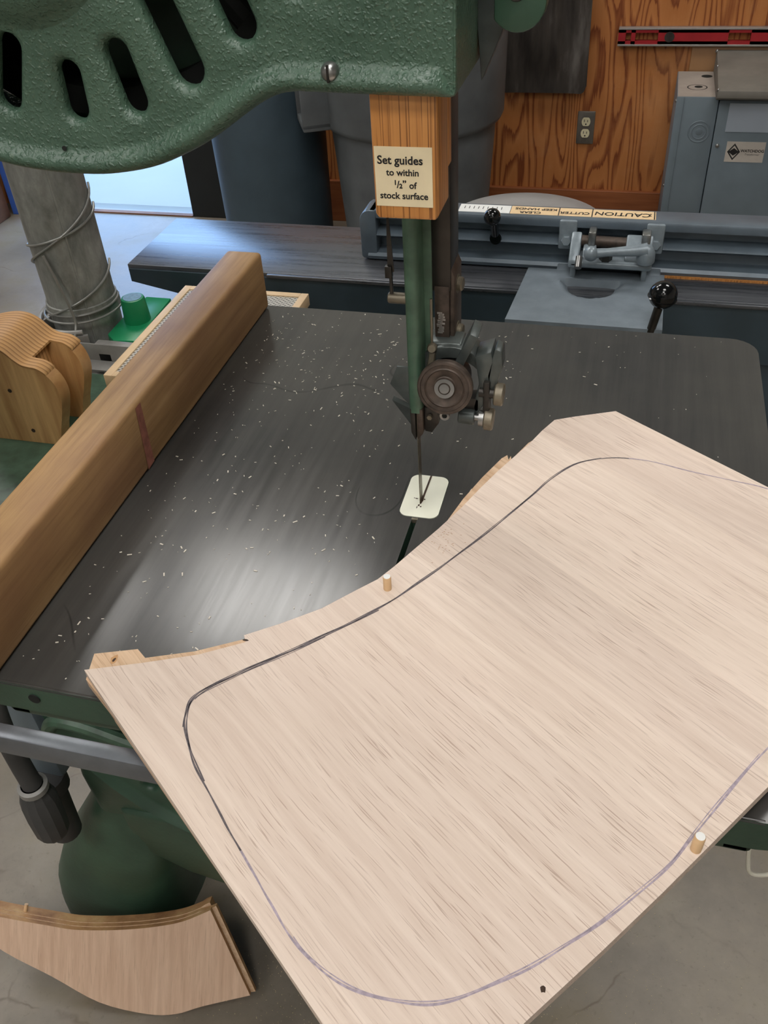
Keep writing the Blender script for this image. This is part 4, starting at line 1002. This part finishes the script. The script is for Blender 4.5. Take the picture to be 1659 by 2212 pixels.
# ================================================================== DUCT, STAND, BUTTON BOX
def left_gear():
    cx, cy = -0.700, 0.580
    t = thing('steel_stand', 'grey angle-iron stand with a bolted ring around the metal duct', 'stand', (cx, cy, 0))
    m = MB()
    m.tube([(cx+0.074*math.cos(math.radians(a)), cy+0.074*math.sin(math.radians(a)), 0.783) for a in range(75, 296, 5)], 0.004, 8)
    aa = [math.radians(a) for a in range(75, 301, 5)]
    m.prism([(cx+0.079*math.cos(a), cy+0.079*math.sin(a)) for a in aa]+[(cx+0.073*math.cos(a), cy+0.073*math.sin(a)) for a in reversed(aa)], 0.756, 0.778, 'XY')
    ring = m.build('clamp_ring', 'stand', t)
    for a in (262, 205):
        x, y = cx+0.079*math.cos(math.radians(a)), cy+0.079*math.sin(math.radians(a))
        b = MB(); b.lathe([(0, 0), (0.0062, 0), (0.006, 0.006), (0.003, 0.009), (0, 0.009)], (x, y, 0.767), (math.cos(math.radians(a)), math.sin(math.radians(a)), 0), 14); b.build('bolt', 'steel', ring)
    p = MB()
    p.box(cx-0.01, cx+0.19, cy-0.082, cy-0.0795, 0.742, 0.772, 0.0005); p.box(cx-0.01, cx+0.19, cy-0.110, cy-0.0795, 0.739, 0.743, 0.0005)
    p.prism([(cx+0.02, cy-0.122), (cx+0.09, cy-0.098), (cx+0.20, cy-0.098), (cx+0.20, cy-0.103), (cx+0.092, cy-0.103), (cx+0.022, cy-0.124)], 0.690, 0.736, 'XY', 0.0005)
    p.box(cx+0.0, cx+0.20, cy-0.122, cy-0.11, 0.686, 0.690)
    p.build('channel', 'stand', t)
    s = MB(); s.prism([(-0.800, 0.470), (-0.788, 0.462), (-0.72, 0.685), (-0.735, 0.690)], 0.748, 0.778, 'XY', 0.001); s.build('side_bar', 'stand', t)
    for x, y in ((cx-0.07, cy-0.07), (cx+0.07, cy-0.07), (cx+0.07, cy+0.07), (cx-0.07, cy+0.07)):
        MB().box(x-0.012, x+0.012, y-0.012, y+0.012, 0.0, 0.757, 0.002).build('leg', 'stand', t)
    # duct
    d = thing('metal_duct', 'galvanised round metal duct rising behind the bandsaw, bound with wire', 'duct', (cx, cy, 0.70))
    x = MB(); x.lathe([(0.052, 0.0), (0.054, 0.01), (0.055, 0.05), (0.054, 0.06), (0.054, 0.9)], (cx, cy, 0.735), (0, 0, 1), 48)
    x.tube([(cx+0.0545*math.cos(-0.9), cy+0.0545*math.sin(-0.9), 0.74+0.02*i) for i in range(42)], 0.002, 6)
    x.lathe([(0.0545, 0), (0.057, 0.001), (0.057, 0.012), (0.0545, 0.013)], (cx, cy, 0.80), (0, 0, 1), 48)
    x.build('pipe', 'duct', d, 50)
    w = MB()
    def coil(z0, z1, a0, a1, r=0.0565, n=24):
        w.tube([(cx+r*math.cos(math.radians(a0+(a1-a0)*k/n)), cy+r*math.sin(math.radians(a0+(a1-a0)*k/n)), z0+(z1-z0)*k/n) for k in range(n+1)], 0.0019, 8)
    coil(0.900, 0.955, 180, 395); coil(0.862, 0.985, 180, 395)
    coil(0.800, 0.806, 170, 390, 0.058); coil(0.792, 0.796, 180, 390, 0.064); coil(0.795, 0.865, 230, 390, 0.058)
    w.tube(smooth_line([Vector((cx-0.004, cy-0.058, 0.905)), Vector((cx+0.010, cy-0.060, 0.855)), Vector((cx+0.020, cy-0.062, 0.80)), Vector((cx+0.021, cy-0.078, 0.775)), Vector((cx+0.022, cy-0.095, 0.735))], 6), 0.0022, 8)
    w.build('tie_wire', 'wire', d)
    # green box with a round cap
    g = thing('button_box', 'bright green plastic box with a tall round green cap beside the duct', 'button box', (-0.613, 0.59, 0.75))
    m = MB(); m.prism([(-0.640, 0.535), (-0.620, 0.517), (-0.583, 0.521), (-0.590, 0.668), (-0.636, 0.668), (-0.642, 0.60)], 0.748, 0.770, 'XY', 0.0015); m.build('box', 'green_plastic', g)
    m = MB(); m.lathe([(0.0215, 0), (0.0215, 0.001), (0.0195, 0.036), (0.0180, 0.0395), (0.0160, 0.0402), (0, 0.0402)], (-0.6125, 0.588, 0.770), (0, 0, 1), 40); kb = m.build('cap', 'green_plastic', g, 40)
    m = MB(); m.cyl((-0.6125, 0.588, 0.8103), (-0.6125, 0.588, 0.8106), 0.0150, n=32); m.build('cap_disc', 'cap_label', kb)
    # wire mesh frame
    f = thing('mesh_screen', 'flat cream wooden frame with woven wire mesh lying behind the fence', 'screen', (-0.45, 0.53, 0.772))
    X0, X1, Y0, Y1, z0, z1 = -0.562, -0.342, 0.385, 0.676, 0.772, 0.792
    fm = MB()
    e = 0.013
    fm.box(X0, X0+e, Y0, Y1, z0, z1, 0.001); fm.box(X1-e, X1, Y0, Y1, z0, z1, 0.001); fm.box(X0+e, X1-e, Y0, Y0+e, z0, z1, 0.001); fm.box(X0+e, X1-e, Y1-e, Y1, z0, z1, 0.001)
    fm.build('frame', 'frame_pine', f, 30)
    MB().box(X0+e, X1-e, Y0+e, Y1-e, z1-0.004, z1-0.002).build('mesh_panel', 'mesh', f, 0)
    # small bracket that carries the screen off the stand
    b = MB(); b.box(-0.56, -0.36, 0.50, 0.525, 0.752, 0.7715, 0.001); b.box(-0.645, -0.560, 0.500, 0.514, 0.742, 0.7715, 0.001); b.box(-0.645, -0.585, 0.525, 0.66, 0.735, 0.7475, 0.001);  b.build('shelf_arm', 'stand', t)
left_gear()

# ================================================================== BINS, LID, SHOVEL
def background():
    # dark bin
    c = (-1.105, 2.45)
    t = thing('trash_can', 'tall blue-grey plastic bin standing left of the handled one', 'bin', (c[0], c[1], 0))
    m = MB(); m.lathe([(0, 0), (0.185, 0), (0.194, 0.01), (0.205, 0.80), (0.213, 0.80), (0.213, 0.83), (0.195, 0.83), (0.180, 0.03), (0, 0.03)], (c[0], c[1], 0), (0, 0, 1), 56); m.build('tub', 'bin_dark', t, 40)
    # handled bin
    c = (-0.575, 2.42)
    t = thing('trash_can', 'grey plastic bin with a wide rim band and a loop handle on its left', 'bin', (c[0], c[1], 0))
    m = MB(); m.lathe([(0, 0), (0.225, 0), (0.235, 0.01), (0.272, 0.545), (0.290, 0.555), (0.297, 0.57), (0.303, 0.83), (0.313, 0.835), (0.313, 0.86), (0.295, 0.86), (0.26, 0.54), (0.22, 0.03), (0, 0.03)], (c[0], c[1], 0), (0, 0, 1), 64); m.build('tub', 'bin_grey', t, 40)
    def handle(ang):
        h = MB(); ca, sa = math.cos(math.radians(ang)), math.sin(math.radians(ang))
        o = Vector((c[0]+0.300*ca, c[1]+0.300*sa, 0)); rd = Vector((ca, sa, 0)); tg = Vector((-sa, ca, 0))
        for a, b, z0_, z1_ in ((-0.075, -0.058, 0.565, 0.75), (0.058, 0.075, 0.565, 0.75), (-0.075, 0.075, 0.56, 0.587)):
            mt = Matrix(((tg.x, rd.x, 0, o.x), (tg.y, rd.y, 0, o.y), (0, 0, 1, 0), (0, 0, 0, 1)))
            h.box(a, b, -0.02, 0.075, z0_, z1_, 0.006, 2, mt)
        mt = Matrix(((tg.x, rd.x, 0, o.x), (tg.y, rd.y, 0, o.y), (0, 0, 1, 0), (0, 0, 0, 1)))
        h.box(-0.075, 0.075, -0.02, 0.075, 0.740, 0.76, 0.006, 2, mt)
        h.build('handle', 'bin_grey', t)
    handle(206)
    # liner edge
    m = MB(); m.lathe([(0.292, 0.84), (0.316, 0.845), (0.319, 0.868), (0.300, 0.868)], (c[0], c[1], 0), (0, 0, 1), 48); m.build('liner', 'tape_white', t)
    # pale round lid on a low drum
    c = (-0.135, 1.9)
    t = thing('drum', 'low drum with a pale grey round lid behind the jointer fence', 'drum', (c[0], c[1], 0))
    m = MB(); m.lathe([(0, 0), (0.20, 0), (0.21, 0.01), (0.215, 0.40), (0, 0.40)], (c[0], c[1], 0), (0, 0, 1), 56); m.build('body', 'disc', t, 40)
    m = MB(); m.lathe([(0.225, 0.40), (0.232, 0.402), (0.232, 0.418), (0.226, 0.424), (0.15, 0.436), (0, 0.440)], (c[0], c[1], 0), (0, 0, 1), 64); m.build('lid', 'disc', t, 50)
    # shovel
    t = thing('scoop_shovel', 'black steel scoop shovel hanging on the plywood wall above the bins', 'shovel', (-0.205, YB-0.04, 0.52))
    m = MB(); nu, nv = 40, 30
    def fn(i, j):
        u = -1+2*i/(nu-1); v = j/(nv-1)
        x = -0.205+u*(0.160-0.006*v); z = 0.515+0.42*v
        cor = max(0, abs(u)-0.9)/0.1
        if v < 0.06: z += 0.028*cor**2*(1-v/0.06)
        y = YB-0.030-0.018*(1-abs(u)**3)*0.3-0.03*max(0, abs(u)-0.55)
        for k, sgn in ((-0.30, 1), (0.02, 1), (0.34, 1)):
            cen = k*(1-0.45*v); w_ = 0.10
            am = 0.012*min(1, max(0, (v-0.12)*5))
            y -= sgn*am*math.exp(-((u-cen)/w_)**2)
        return Vector((x, y, z))
    m.grid(fn, nu, nv)
    bmesh.ops.solidify(m.bm, geom=m.bm.faces[:], thickness=0.003)
    bmesh.ops.recalc_face_normals(m.bm, faces=m.bm.faces[:])
    m.build('scoop', 'shovel', t, 60)
    m = MB(); m.tube([(-0.205, YB-0.045, 0.86), (-0.205, YB-0.055, 0.95), (-0.205, YB-0.05, 1.6)], [0.03, 0.022, 0.018], 16); m.build('shaft', 'pine', t)
    # outlet
    t = thing('wall_outlet', 'duplex outlet with ivory sockets in a steel plate on the plywood wall', 'outlet', (-0.038, YB, 0.39))
    m = MB(); m.box(-0.0685, -0.0065, YB-0.007, YB, 0.333, 0.447, 0.0025); m.build('cover_plate', 'plate_steel', t)
    for z in (0.4115, 0.371):
        m = MB(); m.prism([(-0.0375+0.0155*math.cos(math.radians(a))*1.0, z+max(-0.0145, min(0.0145, 0.0175*math.sin(math.radians(a))))) for a in range(0, 360, 12)], YB-0.0095, YB-0.006, 'XZ')
        m.mi = 1; m.box(-0.0445, -0.0425, YB-0.0100, YB-0.0094, z-0.001, z+0.008); m.box(-0.0330, -0.0310, YB-0.0100, YB-0.0094, z-0.001, z+0.007); m.cyl((-0.0375, YB-0.0100, z-0.0080), (-0.0375, YB-0.0094, z-0.0080), 0.0026, n=12)
        m.build('socket', ['ivory', 'ink'], t)
    # red level
    t = thing('spirit_level', 'long red level with aluminium edges mounted across the plywood wall', 'level', (0.35, YB, 0.69))
    m = MB(); yy0, yy1 = YB-0.028, YB-0.003
    za, zb = 0.672, 0.716
    xs = [0.050, 0.092, 0.110, 0.128, 0.196, 0.222, 0.250, 0.400, 0.475]
    m.box(0.046, 0.070, yy0, yy1, za, zb); m.box(0.088, 0.102, yy0, yy1, za, zb); m.box(0.176, 0.400, yy0, yy1, za, zb); m.box(0.47, 0.80, yy0, yy1, za, zb)
    m.box(0.046, 0.80, yy0, yy1, za, za+0.009); m.box(0.046, 0.80, yy0, yy1, zb-0.009, zb)
    m.build('body', 'red', t, 0)
    m = MB(); m.box(0.046, 0.80, yy0-0.003, yy1, za-0.006, za-0.0001, 0.001); m.box(0.046, 0.80, yy0-0.003, yy1, zb+0.0001, zb+0.006, 0.001); m.build('edge_strip', 'alu', t)
    m = MB(); m.cyl((0.213, yy0-0.002, 0.694), (0.213, yy0+0.002, 0.694), 0.016, n=28); m.build('vial_window', 'shovel', t)
    # transformer cabinet
    t = thing('transformer_cabinet', 'grey sheet metal transformer cabinet standing against the plywood wall', 'electrical cabinet', (0.5, 2.70, 0))
    m = MB(); m.box(0.256, 0.384, 2.555, YB-0.02, 0.0, 0.586, 0.002); side = m.build('side_box', 'panel_grey', t)
    m = MB(); m.box(0.258, 0.382, 2.557, YB-0.022, 0.586, 0.5868); m.mi = 1
    m.lathe([(0.028, 0), (0.030, 0.0004), (0.032, 0)], (0.318, 2.66, 0.5868), (0, 0, 1), 28); m.lathe([(0, 0.0004), (0.013, 0.0003)], (0.322, 2.665, 0.5868), (0, 0, 1), 20); m.lathe([(0, 0.0004), (0.018, 0.0003)], (0.350, 2.79, 0.5868), (0, 0, 1), 20)
    m.build('dusty_top', ['panel_dust', 'void'], side, 30)
    m = MB(); m.box(0.256, 0.278, 2.5525, 2.5555, 0.0, 0.586, 0.0005); m.lathe([(0.030, 0), (0.031, 0.001), (0.034, 0.001), (0.035, 0)], (0.339, 2.555, 0.480), (0, -1, 0), 36); m.lathe([(0.020, 0), (0.021, 0.001), (0.023, 0.001), (0.024, 0)], (0.339, 2.555, 0.480), (0, -1, 0), 30); m.lathe([(0, 0.0006), (0.010, 0.0004), (0.011, 0)], (0.339, 2.555, 0.480), (0, -1, 0), 24)
    m.build('knockout', 'panel_grey', side)
    m = MB(); m.box(0.3865, 1.00, 2.545, YB-0.02, 0.0, 0.580, 0.002); fr = m.build('front_panel', 'panel_grey', t)
    m = MB(); m.box(0.418, 0.90, 2.5425, 2.5455, 0.486, 0.572); m.build('recess', 'panel_light', fr)
    # sloping lid with its front lip
    m = MB(); m.prism([(2.49, 0.600), (2.49, 0.622), (2.852, 0.654), (2.852, 0.585), (2.53, 0.585)], 0.372, 1.02, 'YZ', 0.002); ld = m.build('lid', 'panel_dust_dark', t)
    def screw(x, y, z, ax, par):
        s = MB(); s.lathe([(0, 0), (0.0062, 0), (0.0058, 0.003), (0.003, 0.005), (0, 0.0055)], (x, y, z), ax, 14); s.build('screw', 'steel', par)
    screw(0.372, 2.50, 0.622, (-1, 0, 0.5), ld); screw(0.372, 2.70, 0.640, (-1, 0, 0.5), ld); screw(0.372, 2.84, 0.652, (-1, 0, 0.5), ld); screw(0.402, 2.545, 0.442, (0, -1, 0), fr)
    screw(0.256, 2.57, 0.570, (-1, 0, 0), side); screw(0.256, 2.57, 0.30, (-1, 0, 0), side)
    s = MB(); ys = 2.5445
    s.box(0.431, 0.549, ys-0.0003, ys+0.0005, 0.392, 0.456)
    s.mi = 1; cx, cz = 0.4555, 0.424
    def dia(a, b, y): s.faces([(cx-a, y, cz), (cx, y, cz-b), (cx+a, y, cz), (cx, y, cz+b)], [(0, 1, 2, 3)])
    dia(0.0200, 0.0265, ys-0.0004); s.mi = 0; dia(0.0150, 0.0200, ys-0.0006); s.mi = 1; dia(0.0165, 0.0120, ys-0.0008)
    s.text('WATCHDOG', 0.0118, basis((0.512, ys-0.0006, 0.4275), (1, 0, 0), (0, 0, 1)), 0.0004); s.text('Transformer', 0.0088, basis((0.512, ys-0.0006, 0.4165), (1, 0, 0), (0, 0, 1)), 0.0, shear=0.25)
    s.build('maker_sticker', ['sticker', 'ink'], fr, 0, 'pale sticker with a black diamond emblem')
    # backing board above the cabinet
    o = MB().box(0.292, 1.2, YB-0.016, YB-0.001, 0.55, 0.668, 0.001).build('backing_board', 'frame_ply')
    tag(o, 'plain plywood backing board under the red level behind the grey cabinet', 'board')
M['dust'] = plain('tan_sawdust', lin(186, 170, 138), 0.9, 0, 0.1, 20)
M['frame_ply'] = plain('aged_plywood', lin(150, 112, 76), 0.5, 0, 0.12, 10)
background()

# ================================================================== SMALL THINGS LOW DOWN
def low_things():
    t = thing('power_cord', 'thick dark cord with a big connector hanging under the left of the table', 'cord', (-0.49, -0.10, 0.9))
    m = MB(); m.tube(smooth_line([Vector((-0.50, -0.06, 0.78)), Vector((-0.487, -0.085, 0.70)), Vector((-0.483, -0.10, 0.62)), Vector((-0.485, -0.10, 0.555)), Vector((-0.4835, -0.10, 0.505))], 5), 0.0125, 14); m.build('cable', 'rubber', t)
    m = MB(); m.lathe([(0.014, 0), (0.0185, 0.002), (0.0185, 0.010), (0.014, 0.014)], (-0.484, -0.10, 0.505), (-0.02, 0, -1), 24); m.build('collar', 'stand', t)
    m = MB(); m.lathe([(0.014, 0), (0.019, 0.010), (0.023, 0.025), (0.0235, 0.055), (0.022, 0.095), (0.018, 0.104), (0, 0.105)], (-0.485, -0.10, 0.497), (-0.04, 0, -1), 12); m.build('connector', 'rubber', t, 25)
    t = thing('conduit_box', 'small grey metal box behind the dark cord', 'junction box', (-0.50, -0.01, 0.5))
    m = MB(); m.box(-0.545, -0.489, -0.05, 0.06, 0.44, 0.60, 0.004); m.build('box', 'panel_grey', t)
    m = MB(); m.cyl((-0.515, -0.055, 0.44), (-0.53, -0.05, 0.30), 0.022, n=20); m.cyl((-0.515, -0.055, 0.42), (-0.515, -0.055, 0.445), 0.028, n=20); m.build('pipe_stub', 'rubber', t)
    # white cord at the lower right
    o = MB().tube(smooth_line([Vector((0.2830, -0.195, 0.905)), Vector((0.2835, -0.205, 0.860)), Vector((0.2855, -0.212, 0.832)), Vector((0.292, -0.212, 0.814)), Vector((0.312, -0.205, 0.812)), Vector((0.34, -0.195, 0.83))], 8), 0.0016, 8).build('cord_loop', 'cord_white')
    tag(o, 'thin white cord loop hanging below the right front table corner', 'cord')
    # chips on the table
    random.seed(21); m = MB(); b = bmesh.new()
    for k in range(620):
        u = random.random()
        if u < 0.55: x = random.uniform(-0.255, -0.02); y = random.uniform(-0.25, 0.32)
        elif u < 0.8: x = random.uniform(-0.25, 0.05); y = random.uniform(0.15, 0.33)
        else: x = random.uniform(-0.25, 0.28); y = random.uniform(-0.1, 0.33)
        if -0.022 < x < 0.024 and -0.026 < y < 0.044: continue
        if abs(x) < 0.006 and y < 0: continue
        s = random.choice((0.0003, 0.0004, 0.0005, 0.0007, 0.0010)); a = random.uniform(0, 6.28); l = s*random.uniform(0.6, 2.2)
        cs, sn = math.cos(a), math.sin(a); h = 0.0004
        q = [(-l, -s/2), (l, -s/2), (l, s/2), (-l, s/2)]
        lo = [b.verts.new((x+cs*p-sn*r, y+sn*p+cs*r, T+0.00005)) for p, r in q]; hi = [b.verts.new((x+cs*p-sn*r, y+sn*p+cs*r, T+h)) for p, r in q]
        b.faces.new(hi)
        for i in range(4): b.faces.new((lo[i], lo[(i+1) % 4], hi[(i+1) % 4], hi[i]))
    m._join(b); o = m.build('wood_chips', 'chip', smooth=0, kind='stuff'); tag(o, 'pale wood chips scattered over the dark iron table', 'sawdust')
    random.seed(33); m = MB(); b = bmesh.new()
    for k in range(1500):
        if k < 900: x = random.gauss(-0.16, 0.10); y = random.gauss(-0.06, 0.12)
        else: x = random.gauss(0.16, 0.14); y = random.gauss(-0.02, 0.10)
        s = random.uniform(0.0003, 0.0007); a = random.uniform(0, 6.28); cs, sn = math.cos(a), math.sin(a)
        q = [(-s, -s*0.6), (s, -s*0.6), (s, s*0.6), (-s, s*0.6)]
        hi = [b.verts.new((x+cs*p-sn*r, y+sn*p+cs*r, 0.001)) for p, r in q]; lo = [b.verts.new((x+cs*p-sn*r, y+sn*p+cs*r, 0.0)) for p, r in q]
        b.faces.new(hi)
        for i in range(4): b.faces.new((lo[i], lo[(i+1) % 4], hi[(i+1) % 4], hi[i]))
    m._join(b); o = m.build('floor_sawdust', 'dust', smooth=0, kind='stuff'); tag(o, 'fine sawdust sprinkled on the concrete under the bandsaw', 'sawdust')
low_things()
